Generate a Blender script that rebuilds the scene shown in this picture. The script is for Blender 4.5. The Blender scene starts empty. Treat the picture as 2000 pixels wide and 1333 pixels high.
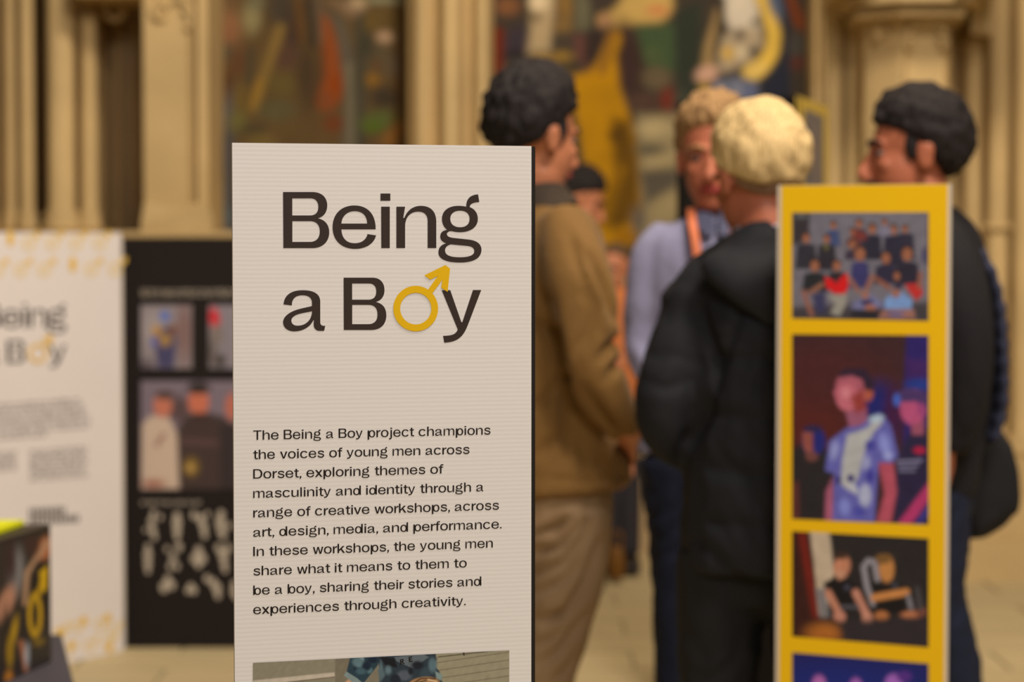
import bpy, bmesh, math, random
import numpy as np
from mathutils import Vector, Matrix, noise
from mathutils.geometry import tessellate_polygon

random.seed(4)
S = bpy.context.scene
COL = S.collection

# ------------------------------------------------------------------ camera
F = 4722.2            # focal length in pixels at 2000 px width (85 mm on 36 mm)
CAMZ = 1.42
PITCH = math.atan((666.5 - 468) / F)
cam = bpy.data.cameras.new('camera')
cam.lens = 85; cam.sensor_width = 36
cam.dof.use_dof = True; cam.dof.focus_distance = 2.62; cam.dof.aperture_fstop = 4.6
cam_ob = bpy.data.objects.new('camera', cam)
cam_ob.location = (0, 0, CAMZ)
cam_ob.rotation_euler = (math.pi / 2 - PITCH, 0, 0)
COL.objects.link(cam_ob)
S.camera = cam_ob

# ------------------------------------------------------------------ world, lights, exposure
w = bpy.data.worlds.new('world'); S.world = w; w.use_nodes = True
w.node_tree.nodes['Background'].inputs['Color'].default_value = (1.0, 0.80, 0.58, 1)
w.node_tree.nodes['Background'].inputs['Strength'].default_value = 0.085


def area(name, loc, target, size, power, color):
    l = bpy.data.lights.new(name, 'AREA'); l.shape = 'DISK'; l.size = size; l.energy = power; l.color = color
    o = bpy.data.objects.new(name, l); o.location = loc
    d = Vector(target) - Vector(loc)
    o.rotation_euler = d.to_track_quat('-Z', 'Y').to_euler()
    COL.objects.link(o)
    return o


area('nave_light_front', (0.9, -1.6, 4.6), (0.0, 3.4, 1.2), 1.8, 160, (1.0, 0.89, 0.82))
area('fill_light_mid', (1.8, 2.3, 5.5), (0.9, 5.2, 1.1), 1.3, 245, (1.0, 0.86, 0.72))  # added fill, brightens the yellow board and the men around it
area('nave_light_high', (1.0, 5.8, 6.3), (0.1, 10.0, 0.9), 1.2, 262, (1.0, 0.83, 0.63))
S.view_settings.view_transform = 'Standard'
S.view_settings.look = 'None'
S.view_settings.gamma = 1
S.view_settings.use_curve_mapping = False
S.view_settings.exposure = 0.0


# ------------------------------------------------------------------ helpers
def lin(c):
    out = []
    for v in c[:3]:
        v = v / 255.0
        out.append(v / 12.92 if v <= 0.04045 else ((v + 0.055) / 1.055) ** 2.4)
    return out


# light colour and level that reaches each zone (an albedo of 1 would display as this)
L_FRONT = (0.96, 0.85, 0.74)
L_MID = (0.95, 0.80, 0.62)
L_BACK = (0.95, 0.80, 0.60)


def alb(c, L=(1, 1, 1), cap=0.92):
    v = lin(c)
    return [max(0.004, min(cap, v[i] / L[i])) for i in range(3)]


def P(px, py, Y):
    a = (px - 1000) / F; u = -(py - 666.5) / F
    ct, st = math.cos(PITCH), math.sin(PITCH)
    d = Vector((a, ct + u * st, -st + u * ct))
    return Vector((0, 0, CAMZ)) + d * (Y / d.y)


class Plane:
    """a vertical board face seen through pixels (pxa at depth Ya) and (pxb at depth Yb)"""
    def __init__(s, pxa, Ya, pxb, Yb):
        A = P(pxa, 468, Ya); B = P(pxb, 468, Yb)
        s.A = Vector((A.x, A.y, 0)); B = Vector((B.x, B.y, 0))
        s.d = (B - s.A).normalized(); s.len = (B - s.A).length
        s.n = Vector((s.d.y, -s.d.x, 0))
        if s.n.dot(-s.A) < 0: s.n = -s.n
        s.yaw = math.atan2(s.d.y, s.d.x)

    def uv(s, px, py):
        a = (px - 1000) / F; u = -(py - 666.5) / F
        ct, st = math.cos(PITCH), math.sin(PITCH)
        d = Vector((a, ct + u * st, -st + u * ct))
        t = s.A.dot(s.n) / d.dot(s.n)
        p = Vector((0, 0, CAMZ)) + d * t
        return ((p - s.A).dot(s.d), p.z)

    def w(s, u, z, off=0.0):
        p = s.A + s.d * u + s.n * off
        return Vector((p.x, p.y, z))


def mat(name, color, rough=0.75, var=0.0, scale=8.0, bump=0.0, bscale=60.0, spec=0.3, sheen=0.0, objrand=0.0):
    m = bpy.data.materials.new(name); m.use_nodes = True
    nt = m.node_tree; b = nt.nodes['Principled BSDF']
    b.inputs['Base Color'].default_value = (*color, 1)
    b.inputs['Roughness'].default_value = rough
    b.inputs['Specular IOR Level'].default_value = spec
    if sheen: b.inputs['Sheen Weight'].default_value = sheen
    tc = nt.nodes.new('ShaderNodeTexCoord')
    if var or objrand:
        mixn = nt.nodes.new('ShaderNodeMix'); mixn.data_type = 'RGBA'
        lo = [c * (1 - var) for c in color]; hi = [min(1, c * (1 + var)) for c in color]
        mixn.inputs[6].default_value = (*lo, 1); mixn.inputs[7].default_value = (*hi, 1)
        nz = nt.nodes.new('ShaderNodeTexNoise'); nz.inputs['Scale'].default_value = scale; nz.inputs['Detail'].default_value = 4
        nt.links.new(tc.outputs['Object'], nz.inputs['Vector'])
        mr = nt.nodes.new('ShaderNodeMapRange'); mr.inputs[1].default_value = 0.3; mr.inputs[2].default_value = 0.7
        nt.links.new(nz.outputs['Fac'], mr.inputs[0]); nt.links.new(mr.outputs[0], mixn.inputs[0])
        last = mixn.outputs[2]
        if objrand:
            oi = nt.nodes.new('ShaderNodeObjectInfo'); hs = nt.nodes.new('ShaderNodeHueSaturation')
            mr2 = nt.nodes.new('ShaderNodeMapRange'); mr2.inputs[3].default_value = 1 - objrand; mr2.inputs[4].default_value = 1 + objrand
            nt.links.new(oi.outputs['Random'], mr2.inputs[0]); nt.links.new(mr2.outputs[0], hs.inputs['Value'])
            nt.links.new(last, hs.inputs['Color']); last = hs.outputs['Color']
        nt.links.new(last, b.inputs['Base Color'])
    if bump:
        nb = nt.nodes.new('ShaderNodeTexNoise'); nb.inputs['Scale'].default_value = bscale; nb.inputs['Detail'].default_value = 3
        nt.links.new(tc.outputs['Object'], nb.inputs['Vector'])
        bp = nt.nodes.new('ShaderNodeBump'); bp.inputs['Strength'].default_value = bump; bp.inputs['Distance'].default_value = 0.01
        nt.links.new(nb.outputs['Fac'], bp.inputs['Height']); nt.links.new(bp.outputs[0], b.inputs['Normal'])
    return m


def fluted(name, color, pitch=0.0047, bump=0.11, tint=0.010, rough=0.5):
    """corrugated board: faint horizontal flutes"""
    m = bpy.data.materials.new(name); m.use_nodes = True
    nt = m.node_tree; b = nt.nodes['Principled BSDF']
    b.inputs['Roughness'].default_value = rough; b.inputs['Specular IOR Level'].default_value = 0.35
    tc = nt.nodes.new('ShaderNodeTexCoord')
    wv = nt.nodes.new('ShaderNodeTexWave'); wv.wave_type = 'BANDS'; wv.bands_direction = 'Z'
    wv.inputs['Scale'].default_value = 2 * math.pi / pitch / 20.0
    wv.inputs['Distortion'].default_value = 0.6; wv.inputs['Detail'].default_value = 1
    nt.links.new(tc.outputs['Object'], wv.inputs['Vector'])
    nz = nt.nodes.new('ShaderNodeTexNoise'); nz.inputs['Scale'].default_value = 7
    mp = nt.nodes.new('ShaderNodeMapping'); mp.inputs['Scale'].default_value = (0.6, 0.6, 12)
    nt.links.new(tc.outputs['Object'], mp.inputs[0]); nt.links.new(mp.outputs[0], nz.inputs['Vector'])
    ml = nt.nodes.new('ShaderNodeMath'); ml.operation = 'MULTIPLY'
    nt.links.new(wv.outputs['Fac'], ml.inputs[0]); nt.links.new(nz.outputs['Fac'], ml.inputs[1])
    mixn = nt.nodes.new('ShaderNodeMix'); mixn.data_type = 'RGBA'
    mixn.inputs[6].default_value = (*[min(.95, c * (1 + tint)) for c in color], 1)
    mixn.inputs[7].default_value = (*[c * (1 - tint * 2.6) for c in color], 1)
    nt.links.new(ml.outputs[0], mixn.inputs[0]); nt.links.new(mixn.outputs[2], b.inputs['Base Color'])
    bp = nt.nodes.new('ShaderNodeBump'); bp.inputs['Strength'].default_value = bump; bp.inputs['Distance'].default_value = 0.0004
    nt.links.new(wv.outputs['Fac'], bp.inputs['Height']); nt.links.new(bp.outputs[0], b.inputs['Normal'])
    return m


def printed(name, rough=0.45, spec=0.3):
    m = bpy.data.materials.new(name); m.use_nodes = True
    nt = m.node_tree; b = nt.nodes['Principled BSDF']
    a = nt.nodes.new('ShaderNodeVertexColor'); a.layer_name = 'ink'
    nt.links.new(a.outputs['Color'], b.inputs['Base Color'])
    b.inputs['Roughness'].default_value = rough; b.inputs['Specular IOR Level'].default_value = spec
    return m


M_PRINT = printed('printed_ink')
M_PAINT = printed('old_paint', 0.8, 0.15)


def new_obj(name, verts, faces, material, parent=None, smooth=False):
    me = bpy.data.meshes.new(name)
    me.from_pydata([tuple(v) for v in verts], [], faces)
    me.materials.append(material)
    if smooth: me.polygons.foreach_set('use_smooth', [True] * len(me.polygons))
    me.update()
    o = bpy.data.objects.new(name, me)
    COL.objects.link(o)
    if parent is not None:
        o.parent = parent
        o.matrix_parent_inverse = parent.matrix_basis.inverted()
    return o


def empty(name, loc, label, cat, group=None):
    o = bpy.data.objects.new(name, None); o.empty_display_size = 0.1
    o.location = loc; COL.objects.link(o)
    o['label'] = label; o['category'] = cat
    if group: o['group'] = group
    return o


def tag(o, label, cat, group=None):
    o['label'] = label; o['category'] = cat
    if group: o['group'] = group
    return o


def struct(o):
    o['kind'] = 'structure'; return o


def box_geo(x0, x1, y0, y1, z0, z1):
    v = [(x0, y0, z0), (x1, y0, z0), (x1, y1, z0), (x0, y1, z0), (x0, y0, z1), (x1, y0, z1), (x1, y1, z1), (x0, y1, z1)]
    f = [(0, 3, 2, 1), (4, 5, 6, 7), (0, 1, 5, 4), (1, 2, 6, 5), (2, 3, 7, 6), (3, 0, 4, 7)]
    return v, f


def box(name, x0, x1, y0, y1, z0, z1, m, parent=None, bevel=0.0):
    v, f = box_geo(x0, x1, y0, y1, z0, z1)
    o = new_obj(name, v, f, m, parent)
    if bevel:
        bm = bmesh.new(); bm.from_mesh(o.data)
        bmesh.ops.bevel(bm, geom=bm.edges[:], offset=bevel, segments=2, affect='EDGES')
        bm.to_mesh(o.data); bm.free()
    return o


def board(name, pl, u0, u1, z0, z1, off, thick, m, parent):
    """slab on a vertical plane: front face at off, going back by thick"""
    c = []
    for o_ in (off, off - thick):
        for (u, z) in ((u0, z0), (u1, z0), (u1, z1), (u0, z1)):
            c.append(pl.w(u, z, o_))
    f = [(0, 1, 2, 3), (7, 6, 5, 4), (0, 4, 5, 1), (1, 5, 6, 2), (2, 6, 7, 3), (3, 7, 4, 0)]
    o = new_obj(name, c, f, m, parent)
    bm = bmesh.new(); bm.from_mesh(o.data); bmesh.ops.recalc_face_normals(bm, faces=bm.faces[:]); bm.to_mesh(o.data); bm.free()
    return o


def extrude_profile(name, pts, z0, z1, m, parent=None):
    n = len(pts)
    v = [(x, y, z0) for x, y in pts] + [(x, y, z1) for x, y in pts]
    f = [(i, (i + 1) % n, n + (i + 1) % n, n + i) for i in range(n)] + [tuple(range(n - 1, -1, -1)), tuple(range(n, 2 * n))]
    o = new_obj(name, v, f, m, parent)
    bm = bmesh.new(); bm.from_mesh(o.data); bmesh.ops.recalc_face_normals(bm, faces=bm.faces[:]); bm.to_mesh(o.data); bm.free()
    return o


def lathe(name, x, y, prof, m, parent=None, n=24):
    """prof: list of (radius, z)"""
    v = []; f = []
    for r, z in prof:
        for i in range(n):
            a = 2 * math.pi * i / n
            v.append((x + r * math.cos(a), y + r * math.sin(a), z))
    for k in range(len(prof) - 1):
        for i in range(n):
            j = (i + 1) % n
            f.append((k * n + i, k * n + j, (k + 1) * n + j, (k + 1) * n + i))
    f.append(tuple(range(n - 1, -1, -1))); f.append(tuple((len(prof) - 1) * n + i for i in range(n)))
    return new_obj(name, v, f, m, parent, smooth=True)


# ------------------------------------------------------------------ painter: colours evaluated per vertex
def sstep(d, soft):
    t = np.clip(0.5 - d / (2 * soft), 0, 1)
    return t * t * (3 - 2 * t)


def sd_poly(X, Y, pts):
    n = len(pts); d = np.full(X.shape, 1e18); inside = np.zeros(X.shape, bool)
    for i in range(n):
        ax, ay = pts[i]; bx, by = pts[(i + 1) % n]
        ex, ey = bx - ax, by - ay
        wx, wy = X - ax, Y - ay
        t = np.clip((wx * ex + wy * ey) / (ex * ex + ey * ey + 1e-12), 0, 1)
        dx, dy = wx - ex * t, wy - ey * t
        d = np.minimum(d, dx * dx + dy * dy)
        c = ((ay > Y) != (by > Y)) & (X < (bx - ax) * (Y - ay) / ((by - ay) if by != ay else 1e-12) + ax)
        inside ^= c
    d = np.sqrt(d)
    return np.where(inside, -d, d)


def sd_line(X, Y, pts, wd):
    d = np.full(X.shape, 1e18)
    for i in range(len(pts) - 1):
        ax, ay = pts[i]; bx, by = pts[i + 1]
        ex, ey = bx - ax, by - ay
        wx, wy = X - ax, Y - ay
        t = np.clip((wx * ex + wy * ey) / (ex * ex + ey * ey + 1e-12), 0, 1)
        d = np.minimum(d, (wx - ex * t) ** 2 + (wy - ey * t) ** 2)
    return np.sqrt(d) - wd / 2


def paint(X, Y, base, ops, L):
    C = np.zeros(X.shape + (3,)); C[:] = alb(base, L)
    for op in ops:
        k = op[0]
        if k == 'e':
            _, cx, cy, rx, ry, rot, col, soft = op
            a = math.radians(rot); dx, dy = X - cx, Y - cy
            u = dx * math.cos(a) + dy * math.sin(a); v = -dx * math.sin(a) + dy * math.cos(a)
            r = np.sqrt((u / rx) ** 2 + (v / ry) ** 2)
            d = (r - 1) * min(rx, ry)
        elif k == 'p':
            _, pts, col, soft = op; d = sd_poly(X, Y, pts)
        elif k == 'l':
            _, pts, wd, col, soft = op; d = sd_line(X, Y, pts, wd)
        elif k == 'n':      # mottling
            _, amt, fx, fy, seed = op
            rs = np.random.RandomState(seed); n = np.zeros(X.shape)
            for q in range(9):
                th = rs.rand() * 6.28; s = 0.6 + rs.rand() * 1.6
                n += np.sin((X * math.cos(th) / fx + Y * math.sin(th) / fy) * s + rs.rand() * 6.28 + 1.3 * np.sin((Y / fy + X / fx) * 0.7 + q))
            C *= (1 + amt * n / 3)[..., None]; continue
        mk = sstep(d, soft)[..., None]
        C = C * (1 - mk) + np.array(alb(col, L)) * mk
    return np.clip(C, 0.003, 0.93)


def print_grid(name, quad, nx, ny, base, ops, L, place, m, parent=None, rows=None):
    """quad: 4 pixel corners (tl,tr,br,bl); place(px,py) -> world"""
    tl, tr, br, bl = quad
    us = np.linspace(0, 1, nx + 1); vs = np.linspace(0, 1, ny + 1) if rows is None else np.array(rows)
    ny = len(vs) - 1
    U, V_ = np.meshgrid(us, vs)
    X = (1 - V_) * ((1 - U) * tl[0] + U * tr[0]) + V_ * ((1 - U) * bl[0] + U * br[0])
    Y = (1 - V_) * ((1 - U) * tl[1] + U * tr[1]) + V_ * ((1 - U) * bl[1] + U * br[1])
    C = paint(X, Y, base, ops, L)
    verts = [place(float(x), float(y)) for x, y in zip(X.ravel(), Y.ravel())]
    f = []
    for j in range(ny):
        for i in range(nx):
            a = j * (nx + 1) + i
            f.append((a, a + nx + 1, a + nx + 2, a + 1))
    o = new_obj(name, verts, f, m, parent)
    at = o.data.color_attributes.new('ink', 'FLOAT_COLOR', 'POINT')
    rgba = np.ones((C.shape[0] * C.shape[1], 4)); rgba[:, :3] = C.reshape(-1, 3)
    at.data.foreach_set('color', rgba.ravel())
    return o


# ------------------------------------------------------------------ glyph outlines
def path(s, n=14):
    """M/L/C/Z path -> list of contours"""
    tok = s.replace(',', ' ').split(); out = []; cur = []; i = 0
    while i < len(tok):
        t = tok[i]
        if t == 'M':
            if cur: out.append(cur)
            cur = [(float(tok[i + 1]), float(tok[i + 2]))]; i += 3
        elif t == 'L':
            i += 1
            while i < len(tok) and tok[i] not in 'MLCZ':
                cur.append((float(tok[i]), float(tok[i + 1]))); i += 2
        elif t == 'C':
            i += 1
            while i < len(tok) and tok[i] not in 'MLCZ':
                p = [cur[-1]] + [(float(tok[i + 2 * k]), float(tok[i + 2 * k + 1])) for k in range(3)]; i += 6
                for q in range(1, n + 1):
                    u = q / n; a, b, c, d = (1 - u) ** 3, 3 * u * (1 - u) ** 2, 3 * u * u * (1 - u), u ** 3
                    cur.append((a * p[0][0] + b * p[1][0] + c * p[2][0] + d * p[3][0], a * p[0][1] + b * p[1][1] + c * p[2][1] + d * p[3][1]))
        elif t == 'Z':
            out.append(cur); cur = []; i += 1
    if cur: out.append(cur)
    return out


def zoomed(s, ox, oy, k, n=14):
    return [[(x / k + ox, y / k + oy) for x, y in c] for c in path(s, n)]


kA, kB, kC, kD = 2000 / 260, 1882 / 240, 2000 / 240, 1629 / 220
LOGO = {}
LOGO['B'] = zoomed('M 98,118 L 540,118 C 680,118 762,200 762,320 C 762,420 710,490 618,512 C 730,535 792,610 792,725 C 792,865 690,960 540,960 L 103,960 Z M 237,212 L 505,212 C 590,212 628,265 628,340 C 628,420 590,470 500,470 L 237,470 Z M 238,555 L 500,555 C 600,555 650,610 650,710 C 650,815 590,868 500,868 L 238,868 Z', 540, 360, kA)
LOGO['e'] = zoomed('M 1490,678 L 975,678 C 980,820 1060,888 1175,888 C 1280,888 1350,830 1366,750 L 1496,770 C 1465,895 1340,972 1180,972 C 970,972 842,840 842,645 C 842,450 970,320 1170,320 C 1370,320 1492,450 1490,678 Z M 975,592 L 1362,592 C 1358,470 1290,405 1175,405 C 1060,405 982,480 975,592 Z', 540, 360, kA)
LOGO['i'] = zoomed('M 1572,338 L 1702,338 L 1702,960 L 1574,960 Z', 540, 360, kA)
LOGO['i_dot'] = zoomed('M 1562,140 L 1710,140 L 1710,248 L 1562,248 Z', 540, 360, kA)
LOGO['n'] = zoomed('M 424,345 L 558,345 L 530,517 L 545,517 C 590,400 680,332 800,332 C 950,332 1035,420 1035,575 L 1035,978 L 903,978 L 903,565 C 903,470 850,420 760,420 C 640,420 558,500 558,650 L 558,978 L 424,978 Z', 720, 360, kB)
LOGO['g'] = zoomed('M 1675,155 L 1694,273 C 1600,278 1548,300 1548,352 C 1625,380 1672,445 1672,535 C 1672,655 1560,735 1400,735 C 1350,735 1310,728 1272,720 C 1230,715 1198,735 1198,765 C 1198,800 1240,818 1310,825 L 1540,850 C 1660,865 1727,920 1727,1005 C 1727,1130 1610,1200 1400,1200 C 1190,1200 1068,1150 1068,1045 C 1068,970 1110,925 1188,907 C 1125,885 1096,850 1096,800 C 1096,745 1130,710 1203,700 C 1150,660 1122,600 1122,530 C 1122,405 1225,332 1370,332 C 1420,332 1460,336 1494,345 C 1490,230 1550,165 1675,155 Z M 1397,405 C 1490,405 1545,450 1545,530 C 1545,612 1490,660 1400,660 C 1308,660 1250,612 1250,530 C 1250,450 1308,405 1397,405 Z M 1260,922 L 1510,945 C 1580,952 1617,980 1617,1025 C 1617,1085 1550,1120 1395,1120 C 1240,1120 1170,1085 1170,1015 C 1170,970 1200,935 1260,922 Z', 720, 360, kB)
LOGO['a'] = zoomed('M 115,541 L 250,558 C 248,450 310,392 420,392 C 530,392 577,440 577,520 L 577,568 C 450,600 300,620 200,690 C 135,735 107,780 107,830 C 107,920 180,980 290,980 C 420,980 550,910 598,800 L 610,800 C 590,900 620,972 700,972 L 775,972 L 793,890 C 745,895 712,880 712,830 L 712,500 C 712,370 610,310 425,310 C 230,310 120,400 115,541 Z M 577,652 C 577,790 480,888 345,888 C 280,888 242,855 242,805 C 242,740 320,705 400,688 C 470,672 530,662 577,652 Z', 540, 530, kC)
LOGO['B2'] = zoomed('M 1092,106 L 1560,106 C 1690,106 1757,190 1757,310 C 1757,410 1705,475 1612,502 C 1730,525 1787,600 1787,720 C 1787,870 1690,957 1540,957 L 1095,957 Z M 1231,200 L 1500,200 C 1590,200 1623,255 1623,330 C 1623,410 1585,465 1490,465 L 1231,465 Z M 1232,548 L 1490,548 C 1600,548 1643,605 1643,705 C 1643,810 1590,863 1490,863 L 1232,863 Z', 540, 530, kC)
LOGO['y'] = zoomed('M 908,498 L 1032,498 L 1192,960 L 1206,960 L 1360,495 L 1480,495 C 1400,700 1320,920 1270,1040 C 1210,1180 1120,1250 945,1256 L 927,1158 C 1060,1155 1110,1140 1140,1065 Z', 740, 500, kD)
_r = [[(531 + 324 * math.cos(a / 32 * math.pi), 763 + 329 * math.sin(a / 32 * math.pi)) for a in range(64)],
      [(532 + 225 * math.cos(a / 32 * math.pi), 764 + 229 * math.sin(a / 32 * math.pi)) for a in range(64)]]
LOGO['ring'] = [[(x / kD + 740, y / kD + 500) for x, y in c] for c in _r]
LOGO['arrow'] = zoomed('M 960,133 L 1028,185 L 992,523 L 900,460 L 917,345 L 770,545 L 712,485 L 852,290 L 742,345 L 655,282 Z', 740, 500, kD)


def norm(cs, x0, base, k):
    return [[((x - x0) * k, (base - y) * k) for x, y in c] for c in cs]


def ell(cx, cy, rx, ry, a0=0, a1=360, n=40, pw=2.25):
    o = []
    for i in range(n + (0 if a1 - a0 >= 360 else 1)):
        a = math.radians(a0 + (a1 - a0) * i / n); c, s = math.cos(a), math.sin(a)
        o.append((cx + rx * math.copysign(abs(c) ** (2 / pw), c), cy + ry * math.copysign(abs(s) ** (2 / pw), s)))
    return o


def ringsh(cx, cy, rx, ry, ix, iy): return [ell(cx, cy, rx, ry), ell(cx, cy, ix, iy)]
def rect(x0, y0, x1, y1): return [[(x0, y0), (x1, y0), (x1, y1), (x0, y1)]]


def stroke(pts, wd, sub=8):
    P_ = [Vector(p) for p in pts]; dense = []
    E = [P_[0] * 2 - P_[1]] + P_ + [P_[-1] * 2 - P_[-2]]
    for i in range(1, len(E) - 2):
        for q in range(sub):
            t = q / sub
            dense.append(0.5 * ((2 * E[i]) + (-E[i - 1] + E[i + 1]) * t + (2 * E[i - 1] - 5 * E[i] + 4 * E[i + 1] - E[i + 2]) * t * t + (-E[i - 1] + 3 * E[i] - 3 * E[i + 1] + E[i + 2]) * t ** 3))
    dense.append(P_[-1]); Lf = []; Rt = []
    for i, p in enumerate(dense):
        d = (dense[min(i + 1, len(dense) - 1)] - dense[max(i - 1, 0)]).normalized(); nn = Vector((-d.y, d.x))
        Lf.append(tuple(p + nn * wd / 2)); Rt.append(tuple(p - nn * wd / 2))
    return [Lf + Rt[::-1]]


kf = 100 / (842 / kA)
G = {}   # glyph: (list of shapes, width); a shape is a list of contours
def put(ch, w_, *shapes): G[ch] = (shapes, w_)
_n = norm(LOGO['n'], 720 + 424 / kB, 360 + 978 / kB, kf)
def nn_(w_, x0=0): return [[(x * w_ / 71.4 + x0, y) for x, y in c] for c in _n]
put('B', 82, norm(LOGO['B'], 540 + 98 / kA, 360 + 960 / kA, kf))
put('e', 78, norm(LOGO['e'], 540 + 842 / kA, 360 + 960 / kA, kf))
put('a', 80, norm(LOGO['a'], 540 + 107 / kC, 530 + 968 / kC, kf * 0.99))
put('g', 79, norm(LOGO['g'], 720 + 1068 / kB, 360 + 978 / kB, kf))
put('y', 76, norm(LOGO['y'], 740 + 908 / kD, 500 + 1090 / kD, 74 / (592 / kD)))
put('n', 71.4, nn_(71.4))
put('h', 71.4, nn_(71.4), rect(0, 0, 16, 100))
put('m', 112, nn_(63), nn_(63, 49))
put('u', 71.4, [[(71.4 - x, 74 - y) for x, y in c] for c in _n])
put('o', 78, ringsh(39, 37, 39, 38.5, 23.5, 28))
put('b', 78, ringsh(44, 37, 34, 38.5, 19, 28), rect(0, 0, 16, 100))
put('p', 78, ringsh(44, 37, 34, 38.5, 19, 28), rect(0, -26, 16, 74))
put('d', 78, ringsh(34, 37, 34, 38.5, 19, 28), rect(62, 0, 78, 100))
put('c', 76, [ell(39, 37, 39, 38.5, 32, 328) + ell(39, 37, 23.5, 28, 32, 328)[::-1]])
put('r', 42, path('M 0,74 L 16,74 L 16,58 C 20,70 28,75 43,75 L 43,62 C 26,62 16,54 16,38 L 16,0 L 0,0 Z'))
put('s', 70, stroke([(63, 53), (55, 66), (36, 69.5), (17, 65), (12, 54), (19, 45), (37, 39), (57, 32), (63, 20), (54, 8), (36, 4.5), (16, 9), (7, 22)], 12.5))
put('t', 46, rect(13, 16, 29, 92), rect(0, 63, 46, 74), stroke([(21, 20), (23, 9), (33, 5.5), (47, 6)], 12.5))
put('f', 46, rect(13, 0, 29, 80), rect(0, 63, 46, 74), stroke([(21, 78), (24, 90), (34, 94.5), (48, 94.5)], 12.5))
put('i', 16, rect(0, 0, 16, 74), rect(-1, 85, 17, 98))
put('j', 30, rect(14, -8, 30, 74), rect(13, 85, 31, 98), stroke([(22, -5), (19, -17), (10, -21), (-2, -21)], 12.5))
put('l', 16, rect(0, 0, 16, 100))
put('I', 17, rect(0, 0, 17, 100))
put('T', 84, rect(0, 89, 84, 100), rect(34, 0, 50, 100))
put('D', 90, path('M 0,0 L 0,100 L 40,100 C 72,100 90,80 90,50 C 90,20 72,0 40,0 Z M 16,11 L 38,11 C 62,11 73,26 73,50 C 73,74 62,89 38,89 L 16,89 Z'))
put('v', 74, path('M 0,74 L 17.5,74 L 37,16 L 56.5,74 L 74,74 L 45,0 L 29,0 Z'))
put('w', 105, path('M 0,74 L 16,74 L 30,18 L 45,74 L 60,74 L 75,18 L 89,74 L 105,74 L 84,0 L 67,0 L 52.5,55 L 38,0 L 21,0 Z'))
put('x', 76, path('M 0,74 L 20,74 L 76,0 L 56,0 Z'), path('M 56,74 L 75,74 L 19,0 L 0,0 Z'))
put('k', 74, rect(0, 0, 16, 100), path('M 14,36 L 50,74 L 71,74 L 14,18 Z'), path('M 28,42 L 40,50 L 76,0 L 56,0 Z'))
put(',', 18, path('M 2,14 L 19,14 L 19,1 L 9,-17 L 1,-17 L 6,0 L 2,0 Z'))
put('.', 16, rect(0, 0, 16, 14))
SB = {'i': 10, 'l': 10, 'I': 11, 'h': 8, 'n': 8, 'm': 8, 'b': 8, 'p': 8, 'r': 8, 'T': 3, 'v': 1, 'w': 1, 'y': 1, 'x': 1, 't': 2, 'f': 2, 'j': 2, 'D': 8, 'B': 8, 'u': 7, '.': 6, ',': 5}
SR = {'i': 10, 'l': 10, 'I': 11, 'h': 8, 'n': 8, 'm': 8, 'd': 8, 'u': 8, 'r': 0, 'T': 3, 'v': 1, 'w': 1, 'y': 1, 'x': 1, 'k': 1, 't': 2, 'f': 0, 'j': 8, '.': 6, ',': 5, 'a': 2, 'g': 4}


def tri(contours):
    vs = [[Vector((x, y, 0)) for x, y in c] for c in contours]
    return [p for c in contours for p in c], tessellate_polygon(vs)


_tc = {}
def glyph_tris(ch):
    if ch not in _tc: _tc[ch] = [tri(sh) for sh in G[ch][0]]
    return _tc[ch]


def layout(text):
    x = 0; out = []; prev = None
    for ch in text:
        if ch == ' ': x += 46; prev = None; continue
        if out or prev: x += 0.95 * SB.get(ch, 5) if prev else 0
        out.append((ch, x)); x += G[ch][1] + 0.95 * SR.get(ch, 5); prev = ch
    end = out[-1][1] + G[out[-1][0]][1]
    return out, end


def flat_mesh(name, shapes_uz, pl, off, m, parent, thick=0.0):
    """shapes_uz: list of (points, tris) already in plane units"""
    V_ = []; Fc = []
    for k, (pts, tr) in enumerate(shapes_uz):
        b = len(V_)
        V_ += [pl.w(u, z, off + (k % 3) * 1.5e-5) for u, z in pts]
        Fc += [(b + t[0], b + t[1], b + t[2]) for t in tr]
    o = new_obj(name, V_, Fc, m, parent)
    me = o.data; fl = [p.index for p in me.polygons if p.normal.dot(pl.n) < 0]
    if fl:
        bm = bmesh.new(); bm.from_mesh(me); bm.faces.ensure_lookup_table()
        bmesh.ops.reverse_faces(bm, faces=[bm.faces[i] for i in fl]); bm.to_mesh(me); bm.free()
    return o


# ------------------------------------------------------------------ figure modelling
def ellipsoid(c, r, R=None, n=12):
    v = []; f = []
    c = Vector(c)
    for i in range(n + 1):
        th = math.pi * i / n
        for j in range(2 * n):
            ph = math.pi * j / n
            p = Vector((r[0] * math.sin(th) * math.cos(ph), r[1] * math.sin(th) * math.sin(ph), r[2] * math.cos(th)))
            if R is not None: p = R @ p
            v.append(c + p)
    for i in range(n):
        for j in range(2 * n):
            a = i * 2 * n + j; b = i * 2 * n + (j + 1) % (2 * n)
            if i == 0: f.append((a, a + 2 * n, b + 2 * n))
            elif i == n - 1: f.append((a, a + 2 * n, b))
            else: f.append((a, a + 2 * n, b + 2 * n, b))
    bm_v = v
    return bm_v, f


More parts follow.
